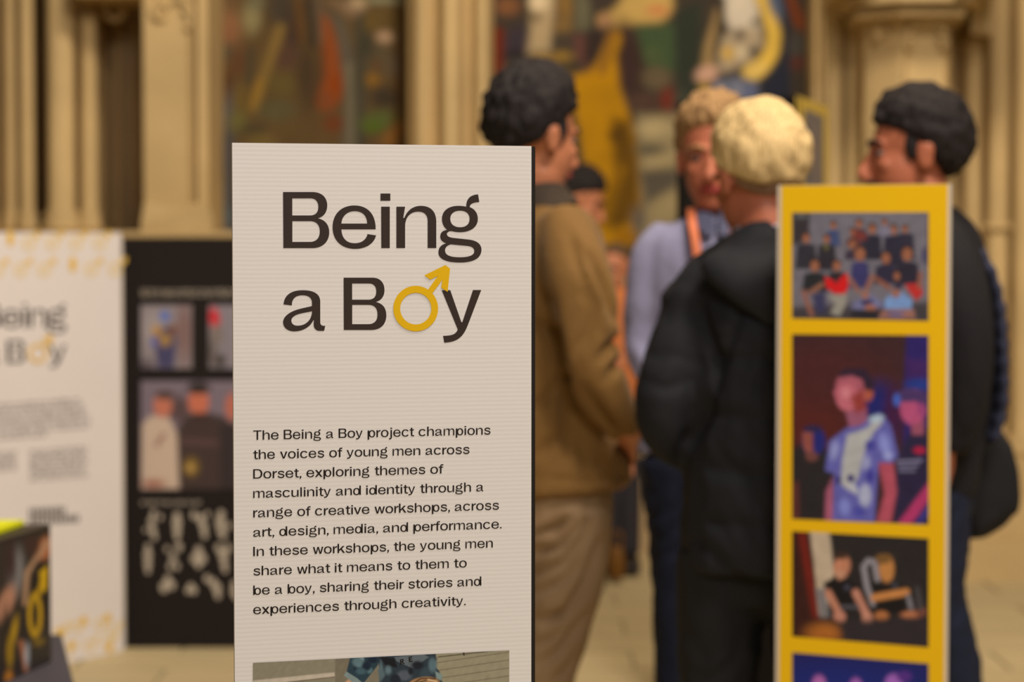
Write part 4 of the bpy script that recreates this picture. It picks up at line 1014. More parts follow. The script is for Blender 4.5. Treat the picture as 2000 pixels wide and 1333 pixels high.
# ------------------------------------------------------------------ black and yellow totem far behind
BLACKP = mat('black_board_print', alb((28, 22, 18), L_BACK), 0.7, spec=0.15)
YEL2 = mat('yellow_board_far', alb((214, 170, 60), L_BACK), 0.5)
pa = Plane(1322, 7.35, 1558, 7.0); pb = Plane(1558, 7.0, 1617, 7.62)
zt2 = P(1558, 187, 7.0).z
far = empty('display_totem', pa.w(pa.len, 0), 'distant tall display box with a black face and a yellow-edged side', 'display board')
board('front_board', pa, 0, pa.len, 0, zt2, 0, 0.006, BLACKP, far)
board('side_board', pb, 0.001, pb.len, 0, zt2, 0, 0.006, YEL2, far)
zq = P(1575, 206, 7.15).z
def bplace(x, y): return pb.w(*pb.uv(x, y), 0.002)
# grey photograph on the yellow side
print_grid('photo_print', ((1571, 213), (1607, 228), (1607, 600), (1571, 600)), 14, 60, (104, 96, 92), [('e', 1590, 300, 8, 60, 0, (124, 104, 92), 6), ('e', 1578, 350, 6, 60, 0, (90, 88, 90), 6)], L_BACK, bplace, M_PRINT, far)['label'] = 'grey photograph on the yellow side'
def aplace(x, y): return pa.w(*pa.uv(x, y), 0.002)
print_grid('photo_print', ((1336, 222), (1546, 206), (1546, 420), (1336, 420)), 60, 60, (42, 34, 26), [('e', 1468, 226, 14, 9, -10, (122, 82, 60), 5), ('e', 1546, 240, 10, 24, 0, (88, 60, 46), 6), ('e', 1510, 224, 14, 10, 0, (52, 44, 32), 6), ('e', 1350, 400, 20, 40, 0, (34, 28, 24), 8)], L_BACK, aplace, M_PRINT, far)['label'] = 'dark photograph on the black face'

# ------------------------------------------------------------------ left white and black boards
PL = Plane(0, 7.80, 237, 8.30)
WB2 = mat('white_board_left', alb((222, 203, 184), L_MID), 0.5, 0.01)
GREYT = mat('small_print', alb((120, 104, 90), L_MID), 0.5)
uR, zl = PL.uv(236, 455); uL = PL.uv(-60, 468)[0]
lw = empty('display_board', PL.w(uR / 2, 0), 'white display board with yellow border symbols, at the far left edge', 'display board')
board('white_panel', PL, uL, uR, 0.0, zl, 0, 0.02, WB2, lw)
YPALE = [mat('pale_yellow_ink', alb((226, 190, 124), L_MID), 0.5), mat('amber_ink', alb((224, 172, 60), L_MID), 0.5)]
def male_sym(cx, cy, r, pl, off, m, parent, th=0.42, name='border_symbol'):
    def q(x, y): return pl.uv(cx + x * r, cy - y * r)
    o1 = [q(math.cos(a / 10 * math.pi), math.sin(a / 10 * math.pi)) for a in range(20)]
    i1 = [q((1 - th) * math.cos(a / 10 * math.pi), (1 - th) * math.sin(a / 10 * math.pi)) for a in range(20)]
    sh = [tri([o1, i1])]
    for poly in (((0.55, 0.75), (0.8, 0.5), (1.35, 1.3), (1.15, 1.5)), ((0.6, 1.35), (0.75, 1.1), (1.7, 1.55), (1.45, 1.8)), ((1.1, 0.8), (1.4, 0.75), (1.75, 1.6), (1.4, 1.8))):
        sh.append(tri([[q(*p) for p in poly]]))
    return flat_mesh(name, sh, pl, off, m, parent)
rr = random.Random(7)
k_ = 0
for row, y in enumerate((476, 528)):
    for i in range(-1, 7):
        cx = -6 + i * 46 + (0 if row else 16); cyy = y - i * 0.4
        if cx > 228 or cx < -50: continue
        solid = (row == 0 and i == 0) or (row == 1 and i == 3)
        if solid:
            flat_mesh('border_symbol', [tri([[PL.uv(cx + 10 + 7 * math.cos(a), cyy - 10 + 16 * math.sin(a)) for a in np.linspace(0, 6.28, 18)[:-1]]])], PL, 0.0012, YPALE[1], lw)
        else:
            male_sym(cx, cyy, 13.5, PL, 0.0012, YPALE[0], lw)
            flat_mesh('arrow_head', [tri([[PL.uv(cx + 12, cyy - 20), PL.uv(cx + 24, cyy - 24), PL.uv(cx + 20, cyy - 8)]])], PL, 0.0016, YPALE[1], lw)
for (cx, cy) in ((118, 1236), (150, 1225), (196, 1220), (130, 1272), (175, 1262), (212, 1258), (220, 1235)):
    male_sym(cx, cy, 12, PL, 0.0012, YPALE[0], lw)
for (cx, cy) in ((117, 1238), (163, 1214), (210, 1208), (213, 1266), (140, 1262)):
    flat_mesh('arrow_head', [tri([[PL.uv(cx + 7 * math.cos(a), cy + 9 * math.sin(a)) for a in np.linspace(0, 6.28, 14)[:-1]]])], PL, 0.0016, YPALE[1], lw)
# title: measured position of the same lettering
INKL = mat('black_ink_left', alb((58, 50, 46), L_MID), 0.5)
def trl(x, y):   # front title pixel -> this board's pixel
    return (12 + (x - 670) * 0.433, 710 - (x - 670) * 0.006 + (y - 646) * 0.432)
for k in ('B', 'e', 'i', 'n', 'g', 'a', 'B2', 'y'):
    shp = [tri(to_uv([[trl(x, y) for x, y in c] for c in LOGO[q]], PL)) for q in ((k, 'i_dot') if k == 'i' else (k,))]
    flat_mesh('title_letter', shp, PL, 0.0012, INKL, lw)
sh = [tri(to_uv([[trl(x, y) for x, y in c] for c in LOGO[k]], PL)) for k in ('ring', 'arrow')]
flat_mesh('male_symbol', sh, PL, 0.0018, YPALE[1], lw)
def small_text(name, pl, x0, x1, y, h, slope, m, parent, off, seed, density=.86):
    r_ = random.Random(seed); x = x0; sh = []
    while x < x1 - 2:
        wd = r_.uniform(7, 20); e = min(x + wd, x1); xx = x
        while xx < e - 1.5:       # unreadable letters as short bars
            yy = y - (xx - x0) * slope; hh = h * r_.choice((0.62, 0.62, 0.7, 1.0))
            sh.append(tri([[pl.uv(xx, yy), pl.uv(xx + 1.5, yy), pl.uv(xx + 1.5, yy - hh), pl.uv(xx, yy - hh)]]))
            xx += 2.3
        x = e + 3.4
    return flat_mesh(name, sh, pl, off, m, parent)
for i, xe in enumerate((160, 163, 166, 174, 178, 176, 90)):
    small_text('text_line', PL, -50, xe, 796 + i * 10.6 + 3, 7.5, 0.072, GREYT, lw, 0.0012, 30 + i)
for i in range(7):
    small_text('text_line', PL, 58, 172 - (i % 3) * 3, 886 + i * 9.0, 6.5, 0.075, GREYT, lw, 0.0012, 50 + i)
for i in range(5):
    small_text('text_line', PL, -50, 32, 892 + i * 8, 6.2, 0.075, GREYT, lw, 0.0012, 60 + i)
for i, (xe, hh) in enumerate(((128, 17), (150, 17))):
    r_ = random.Random(i); sh = []; xx = 57
    while xx < xe:
        yy = 1008 + i * 17 - (xx - 57) * 0.05
        sh.append(tri([[PL.uv(xx, yy), PL.uv(xx + 6, yy), PL.uv(xx + 6, yy - 14), PL.uv(xx, yy - 14)]])); xx += 9
    flat_mesh('logo_lettering', sh, PL, 0.0012, INKL, lw)

PD = Plane(239, 8.36, 640, 8.36)
uR2, zd = PD.uv(640, 465.5)
BLK = mat('black_panel_print', alb((30, 23, 19), L_MID), 0.7, spec=0.15)
ld = empty('display_board', PD.w(uR2 / 2, 0), 'black display board with photographs and white silhouettes, behind the nearest white board', 'display board')
board('black_panel', PD, 0.0, uR2, 0.0, zd, 0, 0.02, BLK, ld)
board('edge_strip', PD, -0.004, 0.0, 0.0, zd, 0.001, 0.022, WHITE_EDGE, ld)
def dplace(x, y): return PD.w(*PD.uv(x, y), 0.002)
LT = mat('cream_ink', alb((168, 148, 122), L_MID), 0.5)
def dtext(x0, x1, y, h, seed):
    small_text('text_line', PD, x0, x1, y, h, 0.0, LT, ld, 0.0012, seed)
for i in range(2):
    dtext(276, 560, 571 + i * 8, 6.5, 80 + i)
dtext(276, 392, 986, 9, 90)
def dphoto(q, nx, ny, base, ops, lab):
    print_grid('photo_print', q, nx, ny, base, ops, L_MID, dplace, M_PRINT, ld)['label'] = lab
dphoto(((275, 596), (375, 596), (375, 720), (275, 720)), 40, 50, (134, 118, 112), [('e', 300, 640, 20, 30, 0, (150, 134, 124), 12), ('e', 360, 650, 14, 60, 0, (120, 88, 78), 12), ('p', [(300, 655), (312, 640), (335, 640), (346, 662), (340, 720), (308, 720)], (66, 60, 84), 5), ('e', 322, 618, 10, 10, 0, (84, 104, 156), 5), ('e', 306, 646, 9, 10, 0, (176, 128, 66), 5), ('e', 322, 664, 14, 13, 0, (150, 112, 60), 6), ('e', 302, 668, 6, 8, 0, (76, 84, 146), 5), ('e', 338, 645, 8, 10, 0, (112, 66, 44), 5), ('e', 284, 715, 18, 14, 0, (92, 78, 78), 10)], 'small photograph of a person in blue and gold')
dphoto(((408, 596), (508, 596), (508, 720), (408, 720)), 40, 50, (128, 114, 112), [('e', 419, 622, 10, 20, -8, (196, 24, 34), 5), ('e', 424, 655, 12, 20, 0, (120, 104, 90), 7), ('e', 430, 705, 12, 14, 0, (72, 62, 56), 6), ('e', 414, 690, 8, 26, 0, (96, 82, 72), 7)], 'small photograph with a bright red hat')
dphoto(((275, 744), (560, 744), (560, 956), (275, 956)), 110, 80, (116, 98, 100), [('e', 350, 800, 22, 26, 0, (84, 62, 58), 12), ('p', [(340, 850), (362, 815), (400, 805), (440, 815), (470, 850), (470, 960), (330, 960)], (62, 46, 40), 6),
 ('p', [(278, 830), (296, 812), (330, 816), (346, 850), (350, 956), (276, 956)], (190, 160, 132), 5), ('e', 318, 792, 18, 24, 0, (184, 104, 76), 4), ('e', 322, 772, 18, 9, 0, (76, 56, 50), 4), ('e', 388, 785, 20, 28, 0, (188, 100, 70), 4), ('e', 388, 758, 22, 12, 0, (48, 38, 34), 4), ('e', 388, 815, 18, 8, 0, (60, 42, 36), 4), ('l', [(306, 870), (320, 850)], 8, (140, 98, 78), 4), ('l', [(360, 862), (420, 866)], 14, (84, 58, 52), 6),
 ('e', 374, 912, 16, 20, 0, (110, 82, 34), 6), ('e', 372, 914, 8, 9, 0, (170, 130, 66), 4), ('e', 300, 945, 22, 8, 0, (150, 92, 72), 6), ('e', 455, 795, 14, 26, 0, (180, 96, 70), 5), ('p', [(430, 830), (470, 825), (500, 960), (430, 960)], (50, 38, 36), 6), ('e', 540, 800, 16, 24, 0, (170, 100, 76), 5)], 'large photograph of young men in hoodies')
# dancing figures as white silhouettes
SILS = [[(0, -26, 7), (-4, -10, 9), (-2, 8, 9), (2, 22, 7), (14, -18, 6), (-16, 8, 5)], [(0, -20, 9), (0, -6, 12), (0, 12, 10), (0, 24, 6)], [(-14, -20, 8), (0, -12, 10), (6, 4, 10), (8, 20, 8), (14, -22, 6)], [(0, -22, 9), (-2, -6, 12), (0, 10, 10), (16, 2, 7), (4, 22, 8)],
        [(0, -22, 7), (0, -6, 11), (0, 12, 10), (0, 26, 7)], [(12, -20, 9), (-12, -16, 6), (0, 2, 9), (-6, 20, 7), (8, 20, 7)], [(0, -14, 10), (-8, 2, 10), (8, 2, 10), (0, 14, 8)], [(-10, -20, 8), (10, -20, 8), (0, -6, 12), (2, 12, 9), (4, 24, 7)],
        [(0, -12, 9), (-8, 4, 11), (8, 0, 9)], [(0, -2, 9), (-6, 4, 7), (6, 4, 8)], [(-14, -16, 8), (-2, -8, 9), (6, 4, 11), (8, 18, 8)], [(0, -8, 8), (0, 6, 10), (4, 16, 8)]]
pos = [(300, 1028), (346, 1028), (392, 1026), (432, 1026), (289, 1090), (338, 1088), (388, 1090), (436, 1090), (328, 1144), (373, 1150), (418, 1146), (458, 1150)]
pos += [(x + 186, y) for x, y in pos[:8]]
for i, (x, y) in enumerate(pos):
    fgr = SILS[i % 12]; sh = []
    for (dx, dy, r) in fgr:
        sh.append(tri([[PD.uv(x + dx * .95 + r * 0.74 * math.cos(a), y + dy * .95 + r * 1.0 * math.sin(a)) for a in np.linspace(0, 6.283, 15)[:-1]]]))
    flat_mesh('silhouette', sh, PD, 0.0012, LT, ld)

# ------------------------------------------------------------------ printed box on a dark table, bottom left
TBL = mat('dark_table_cloth', alb((66, 58, 58), L_MID), 0.7, 0.05)
BOXD = mat('box_dark', alb((44, 36, 30), L_MID), 0.45)
LIME = mat('yellow_green_card', alb((222, 212, 8), L_MID), 0.5)
pbx = Plane(-30, 4.74, 98, 5.08)
ub0, zb0 = pbx.uv(98, 1026); dd = pbx.d; nn = pbx.n
tz = P(98, 1290, 5.08).z
bx = empty('leaflet_box', pbx.w(pbx.len / 2, tz, -0.1), 'small printed box with yellow male symbols standing on the dark table', 'box')
board('box_body', pbx, -0.02, ub0, tz, zb0, 0, 0.26, BOXD, bx)
card_z = zb0 + 0.002
cv = [pbx.w(-0.02, card_z, -0.03), pbx.w(ub0 - 0.02, card_z, -0.05), pbx.w(ub0 - 0.04, card_z, -0.24), pbx.w(-0.02, card_z, -0.24)]
cv2 = [c_ + Vector((0, 0, 0.010)) for c_ in cv]
new_obj('yellow_card', cv + cv2, [(0, 1, 2, 3), (7, 6, 5, 4), (0, 4, 5, 1), (1, 5, 6, 2), (2, 6, 7, 3), (3, 7, 4, 0)], LIME, bx)['label'] = 'bright yellow-green card on top'
def xplace(x, y):
    u, z = pbx.uv(x, y)
    return pbx.w(u, max(z, tz + 0.002), 0.0015)
print_grid('photo_print', ((-28, 1068), (97, 1036), (97, 1296), (-28, 1400)), 70, 120, (44, 36, 32), [
 ('e', 30, 1120, 14, 45, 5, (120, 112, 104), 8), ('e', 20, 1100, 10, 40, 0, (50, 30, 32), 8), ('e', 84, 1075, 14, 26, 20, (168, 96, 56), 7), ('l', [(90, 1060), (72, 1090), (52, 1120), (48, 1180)], 10, (170, 128, 92), 5), ('e', 62, 1065, 14, 20, 0, (56, 34, 30), 7), ('e', 10, 1180, 14, 36, 20, (176, 120, 88), 7),
 ('e', 76, 1160, 22, 66, 3, (24, 20, 20), 4), ('e', 60, 1220, 12, 50, 0, (30, 24, 24), 6), ('e', 10, 1250, 8, 60, 0, (32, 26, 24), 5), ('e', 34, 1240, 14, 60, 0, (30, 26, 28), 5), ('l', [(40, 1255), (50, 1310)], 8, (172, 104, 66), 5), ('e', 52, 1280, 5, 20, 0, (170, 166, 160), 4),
 ('e', 67, 1202, 14, 44, 0, (196, 148, 20), 3), ('e', 67, 1202, 7, 30, 0, (26, 22, 20), 3), ('l', [(74, 1160), (86, 1115)], 6, (196, 148, 14), 3), ('p', [(76, 1118), (92, 1105), (90, 1150), (82, 1160), (78, 1135)], (196, 150, 14), 3),
 ('e', 26, 1235, 6, 30, 10, (170, 128, 20), 4), ('e', 18, 1275, 7, 30, 0, (150, 112, 20), 4), ('e', 16, 1325, 8, 14, 0, (180, 110, 30), 5), ('e', 75, 1255, 12, 8, -20, (110, 84, 28), 4), ('p', [(56, 1270), (100, 1262), (100, 1310), (56, 1330)], (46, 40, 34), 8)], L_MID, xplace, M_PRINT, bx)['label'] = 'printed side with a figure in a black shirt bearing a yellow male symbol'
tb = empty('display_table', (P(20, 1300, 4.9).x, 4.9, 0), 'low dark cloth-covered table in the bottom left corner', 'table')
ptb = Plane(-160, 4.0, 101, 5.42)
A = P(99, 1252, 5.45); Bp = P(147, 1336, 4.62)
A2 = Vector((A.x, A.y, tz - 0.001)); B2 = Vector((Bp.x, Bp.y, tz - 0.001)); dv = (B2 - A2).normalized()
# box footprint's inner corner lies on this top
A2 = P(100, 1262, 5.30); A2.z = tz - 0.001
corner_far = Vector((A2.x, 5.42, tz - 0.001)); corner_near = Vector((P(150, 1333, 4.5).x + 0.02, 4.45, tz - 0.001))
prf = [(corner_far.x, corner_far.y), (corner_near.x, corner_near.y), (corner_near.x - 0.8, corner_near.y - 0.25), (corner_far.x - 0.8, corner_far.y - 0.25)]
extrude_profile('table_top', prf, tz - 0.031, tz - 0.001, TBL, tb)
cx_, cy_ = sum(p[0] for p in prf) / 4, sum(p[1] for p in prf) / 4
for p in prf:
    x, y = cx_ + (p[0] - cx_) * 0.88, cy_ + (p[1] - cy_) * 0.88
    lathe('leg', x, y, [(0.018, 0.0), (0.022, tz - 0.031)], BOXD, tb, 12)
# ------------------------------------------------------------------ people
def person(px, py, Y, label):
    p = P(px, py, Y)
    return empty('person', (p.x, Y, 0), label, 'person')

# --- man in the tan jacket
Y = 5.4
A_ = person(1065, 900, Y, 'dark-haired man in a tan jacket and beige trousers, seen from behind, beside the nearest board')
TAN = mat('tan_cotton', alb((120, 82, 35), L_MID), 0.85, 0.08, 6, 0.15, 80, sheen=0.1)
TANC = mat('dark_collar', alb((60, 46, 32), L_MID), 0.8)
BEIGE = mat('beige_cotton', alb((146, 112, 74), L_MID), 0.85, 0.06, 6, 0.12, 80)
SHOE = mat('dark_leather', alb((36, 28, 24), L_MID), 0.4)
hc, hR = head_frame(P(1044, 268, Y), 129, 8)
body = head_comps(hc, hR, 1.06) + [T_(Y, [(1058, 330, 0.0, 44, 0.055), (1050, 385, 0.01, 50, 0.06), (1052, 440, 0, 80, 0.08)]),
    T_(Y, [(1056, 430, 0, 90, 0.09), (1062, 600, 0, 95, 0.10), (1070, 800, 0, 95, 0.10), (1078, 930, 0, 95, 0.10)]),
    T_(Y, [(1110, 470, -0.16, 26, 0.03), (1140, 700, -0.18, 24, 0.03), (1236, 848, -0.12, 20, 0.022)]),
    T_(Y, [(1020, 470, 0.14, 26, 0.03), (1060, 700, 0.17, 24, 0.03), (1190, 830, 0.12, 20, 0.022)]),
    T_(Y, [(1120, 930, -0.04, 50, 0.06), (1090, 1250, -0.04, 38, 0.05), (1040, 1650, 0, 26, 0.035)]),
    T_(Y, [(1030, 930, 0.06, 50, 0.06), (1010, 1250, 0.06, 38, 0.05), (1000, 1650, 0.06, 26, 0.035)])]
wr = P(1226, 846, Y - 0.10)
body += hand_comps(wr, (0.12, 0.85, -0.35), (-0.5, 0.5, -0.3), (0.4, 0.3, 1))
body += hand_comps(P(1188, 828, Y + 0.12), (0.3, -0.1, -0.9), (-0.5, -0.5, -0.3), (0.4, -0.3, 1))
o = fuse('body', body, SKIN, A_, 0.0058, 4)
face_parts(hc, hR, A_, LIPS, H_DARK, 1.06)
sideburns(hc, hR, H_DARK, A_, 1.06)
hair('hair', hc, hR, H_DARK, A_, thick=0.020, top=0.030, front=0.058, side=-0.002, nape=-0.062, rough=0.006, seed=3, k=1.06)
jk = [T_(Y, [(1050, 392, 0.0, 56, 0.075), (1054, 425, 0, 92, 0.12), (1060, 470, 0, 118, 0.15), (1062, 560, 0, 124, 0.165), (1064, 700, 0, 124, 0.165), (1074, 850, 0, 138, 0.17), (1084, 955, 0, 154, 0.175)], cap=0.12),
      T_(Y, [(1096, 440, -0.10, 52, 0.07), (1122, 520, -0.17, 66, 0.075), (1142, 620, -0.20, 68, 0.075), (1150, 700, -0.21, 64, 0.07), (1182, 775, -0.19, 52, 0.06), (1218, 838, -0.14, 36, 0.045)], cap=0.3),
      T_(Y, [(1010, 440, 0.10, 52, 0.07), (1015, 560, 0.18, 60, 0.07), (1060, 720, 0.20, 54, 0.065), (1178, 822, 0.13, 34, 0.045)], cap=0.3)]
f1 = creases(Y, [([(1046, 632), (1078, 650), (1098, 740)], 12, 0.030), ([(1100, 745), (1108, 890)], 11, 0.026), ([(1138, 768), (1182, 826), (1226, 866)], 14, 0.030), ([(1172, 704), (1192, 680), (1222, 660)], 9, 0.026), ([(1186, 742), (1204, 718), (1226, 704)], 9, 0.022),
    ([(1112, 455), (1126, 500), (1142, 540)], 12, 0.014), ([(1150, 500), (1180, 560), (1204, 625)], 9, 0.016), ([(1135, 500), (1162, 560), (1188, 640)], 9, -0.012), ([(1046, 800), (1074, 770), (1092, 742)], 10, 0.018), ([(1046, 895), (1072, 868), (1098, 850)], 10, 0.014),
    ([(1130, 850), (1145, 910), (1150, 950)], 13, 0.014), ([(1190, 880), (1215, 930)], 14, -0.010), ([(1046, 560), (1072, 590), (1080, 640)], 12, 0.012), ([(1046, 935), (1140, 942), (1240, 930)], 5, 0.006), ([(1165, 600), (1150, 650), (1120, 690)], 12, 0.012)], folds(0.014, 8, (0.55, 0, -0.8), 0.28, 2))
o = fuse('jacket', jk, TAN, A_, 0.009, 4, f1)
col = [T_(Y, [(1050, 372, 0.005, 58, 0.075), (1054, 396, 0.0, 66, 0.088), (1058, 412, 0, 82, 0.10)], cap=0.1)]
fuse('collar', col, TANC, A_, 0.009, 2)
tr = [T_(Y, [(1078, 930, 0, 116, 0.15), (1082, 1010, 0, 116, 0.15), (1084, 1060, 0, 100, 0.13)]),
      T_(Y, [(1120, 1000, -0.05, 78, 0.11), (1108, 1120, -0.06, 76, 0.10), (1082, 1250, -0.06, 64, 0.09), (1058, 1360, -0.05, 60, 0.08), (1030, 1640, 0, 46, 0.06)], cap=.2),
      T_(Y, [(1035, 1000, 0.06, 76, 0.11), (1020, 1120, 0.07, 70, 0.10), (1000, 1300, 0.07, 60, 0.085), (985, 1640, 0.07, 46, 0.06)], cap=.2)]
cr = [([(1044, 1046), (1080, 1036), (1112, 1012)], 8, 0.022), ([(1044, 1082), (1090, 1070), (1132, 1026)], 8, 0.024), ([(1046, 1120), (1100, 1100), (1146, 1046), (1156, 1010)], 9, 0.022), ([(1046, 1160), (1090, 1140), (1130, 1100)], 8, 0.018), ([(1060, 1222), (1110, 1196), (1152, 1130), (1174, 1060)], 10, 0.026),
      ([(1044, 1210), (1080, 1206), (1100, 1200)], 9, 0.020), ([(1050, 1300), (1100, 1268), (1148, 1200)], 10, 0.022), ([(1044, 1262), (1070, 1250), (1096, 1230)], 9, 0.016), ([(1080, 1333), (1110, 1310), (1128, 1280)], 9, 0.014), ([(1150, 980), (1156, 1040)], 10, 0.010)]
fuse('trousers', tr, BEIGE, A_, 0.009, 4, creases(Y, cr, folds(0.008, 11, (0.75, 0, 0.65), 0.2, 9)))
shoe(P(1030, 1700, Y).x, Y, math.radians(-62), SHOE, A_); shoe(P(985, 1700, Y).x, Y + 0.12, math.radians(-62), SHOE, A_)

# --- blond man from behind in black padded coat
Y = 4.9
E_ = person(1490, 900, Y, 'blond man in a black hooded padded coat, back turned, left of the yellow board')
COAT = mat('black_nylon', alb((33, 31, 31), L_MID), 0.75, 0.05, 5, spec=0.2)
COATH = mat('black_hood_lining', alb((28, 27, 28), L_MID), 0.7)
BLKT = mat('black_trousers', alb((26, 24, 23), L_MID), 0.8)
CUFF = mat('grey_knit', alb((90, 76, 76), L_MID), 0.9)
hc, hR = head_frame(P(1480, 351, Y), 203, 12)
body = head_comps(hc, hR, 1.05) + [T_(Y, [(1488, 385, 0.0, 60, 0.062), (1498, 440, -0.01, 62, 0.065), (1505, 500, 0, 100, 0.08)]),
    T_(Y, [(1500, 520, 0, 130, 0.09), (1500, 700, 0, 120, 0.09), (1500, 1000, 0, 120, 0.09)]),
    T_(Y, [(1350, 600, 0.02, 28, 0.035), (1295, 780, -0.02, 26, 0.03), (1345, 862, 0.05, 22, 0.03)]),
    T_(Y, [(1650, 600, 0.02, 28, 0.035), (1690, 780, -0.02, 26, 0.03), (1670, 850, 0.02, 24, 0.03)]),
    T_(Y, [(1425, 1000, 0, 55, 0.06), (1420, 1300, 0, 45, 0.05), (1420, 1770, 0, 30, 0.035)]),
    T_(Y, [(1565, 1000, 0, 55, 0.06), (1570, 1300, 0, 45, 0.05), (1570, 1770, 0, 30, 0.035)])]
body += hand_comps(P(1352, 868, Y + 0.06), (0.85, 0.35, -0.35), (0.5, 0.6, 0.5), (0.3, 0.9, 0)) + hand_comps(P(1660, 862, Y + 0.03), (-0.6, 0.3, -0.7), (-0.5, 0.6, 0.5), (-0.3, 0.9, 0))
fuse('body', body, SKIN_D, E_, 0.0058, 4)
face_parts(hc, hR, E_, LIPS, H_SANDY, 1.05)
def swirl(d):
    a = math.atan2(d.x - 0.15, d.z - 0.45); rr_ = math.hypot(d.x - 0.15, d.z - 0.45)
    return 0.0015 * math.sin(a * 6 + rr_ * 14) * (1 if d.y < 0.3 else 0)
hair('hair', hc, hR, H_BLOND, E_, thick=0.024, top=0.022, front=0.05, side=-0.002, nape=-0.038, rough=0.003, freq=14, seed=11, k=1.05, swirl=swirl)
FADE = mat('short_faded_hair', alb((150, 112, 80), L_MID), 0.7, 0.15, 60)
hair('hair_fade', hc, hR, FADE, E_, thick=0.004, top=0.0, front=0.02, side=-0.02, nape=-0.082, rough=0.001, seed=5, k=1.05)
def quilt(levels, amp, base):
    zs = [P(1500, y, Y).z for y in levels]
    xl = P(1372, 700, Y).x
    def fn(p):
        if p.x < xl: return base(p)
        d = min(abs(p.z - z - 0.006 * math.sin(p.x * 9)) for z in zs)
        return -amp * math.exp(-(d / 0.014) ** 2) + amp * 0.5 * math.exp(-((d - 0.05) / 0.04) ** 2) + base(p)
    return fn
coat = [tube([P(1470, 505, Y), P(1400, 530, Y), P(1330, 600, Y)], [(0.05, 0.08), (0.055, 0.075), (0.05, 0.07)]),
        T_(Y, [(1500, 470, 0.0, 110, 0.10), (1502, 520, 0, 150, 0.13), (1502, 600, 0, 172, 0.155), (1500, 720, 0, 168, 0.17), (1502, 860, 0, 168, 0.18), (1504, 1000, 0, 174, 0.185), (1506, 1100, 0, 178, 0.185)], cap=0.1),
        T_(Y, [(1384, 545, 0.0, 46, 0.06), (1352, 605, 0.0, 56, 0.07), (1324, 690, -0.02, 60, 0.072), (1300, 775, -0.03, 62, 0.072), (1302, 840, -0.01, 52, 0.065), (1340, 876, 0.05, 38, 0.05)], cap=.3),
        T_(Y, [(1636, 540, 0.0, 46, 0.06), (1668, 600, 0.0, 62, 0.075), (1690, 700, -0.02, 62, 0.078), (1700, 800, -0.03, 54, 0.07), (1664, 872, 0.05, 40, 0.05)], cap=.3)]
fuse('coat', coat, COAT, E_, 0.009, 5, creases(Y, [([(1366, 600), (1392, 690), (1396, 760)], 12, 0.022), ([(1392, 760), (1370, 820), (1330, 895)], 14, 0.026), ([(1448, 600), (1430, 660), (1398, 740)], 10, 0.012), ([(1500, 700), (1480, 760), (1484, 800)], 10, 0.014), ([(1250, 740), (1300, 760), (1350, 745)], 10, 0.008)], quilt((690, 800, 905, 1005), 0.006, folds(0.007, 8, (1, 0, -.5), 0.3, 4))))
hood = [tube([P(1372, 516, Y - 0.02), P(1430, 486, Y - 0.05), P(1500, 464, Y - 0.075), P(1575, 486, Y - 0.05), P(1635, 516, Y - 0.02)], [0.022, 0.032, 0.040, 0.032, 0.022]),
        tube([P(1503, 470, Y - 0.07), P(1503, 500, Y - 0.105), P(1503, 524, Y - 0.125), P(1505, 560, Y - 0.150), P(1508, 600, Y - 0.160), P(1510, 632, Y - 0.160)], [(0.07, 0.035), (0.112, 0.04), (0.140, 0.042), (0.108, 0.036), (0.06, 0.028), (0.02, 0.016)], cap=0.3)]
fuse('hood', hood, COATH, E_, 0.008, 5, folds(0.004, 12, (1, 0, .3), 0.3, 1))
tee = [T_(Y, [(1502, 436, -0.005, 66, 0.070), (1503, 470, -0.005, 80, 0.08)], cap=0.1)]
fuse('shirt_collar', tee, mat('pale_collar', alb((176, 160, 156), L_MID), 0.8), E_, 0.007, 2)
fuse('sleeve_cuff', [T_(Y, [(1316, 858, 0.03, 34, 0.045), (1342, 884, 0.055, 34, 0.045)], cap=.3)], CUFF, E_, 0.008, 2)
tr = [T_(Y, [(1500, 1040, 0, 150, 0.14), (1500, 1140, 0, 140, 0.13)]),
      T_(Y, [(1412, 1080, 0, 92, 0.11), (1405, 1250, 0, 84, 0.10), (1405, 1400, 0, 76, 0.09), (1410, 1740, 0, 60, 0.075)], cap=.2),
      T_(Y, [(1588, 1080, 0, 92, 0.11), (1590, 1250, 0, 84, 0.10), (1590, 1400, 0, 76, 0.09), (1590, 1740, 0, 60, 0.075)], cap=.2)]
fuse('trousers', tr, BLKT, E_, 0.010, 4, folds(0.009, 12, (0.8, 0, 0.5), 0.3, 8))
shoe(P(1410, 1830, Y).x, Y, math.radians(10), SHOE, E_); shoe(P(1590, 1830, Y).x, Y, math.radians(-10), SHOE, E_)

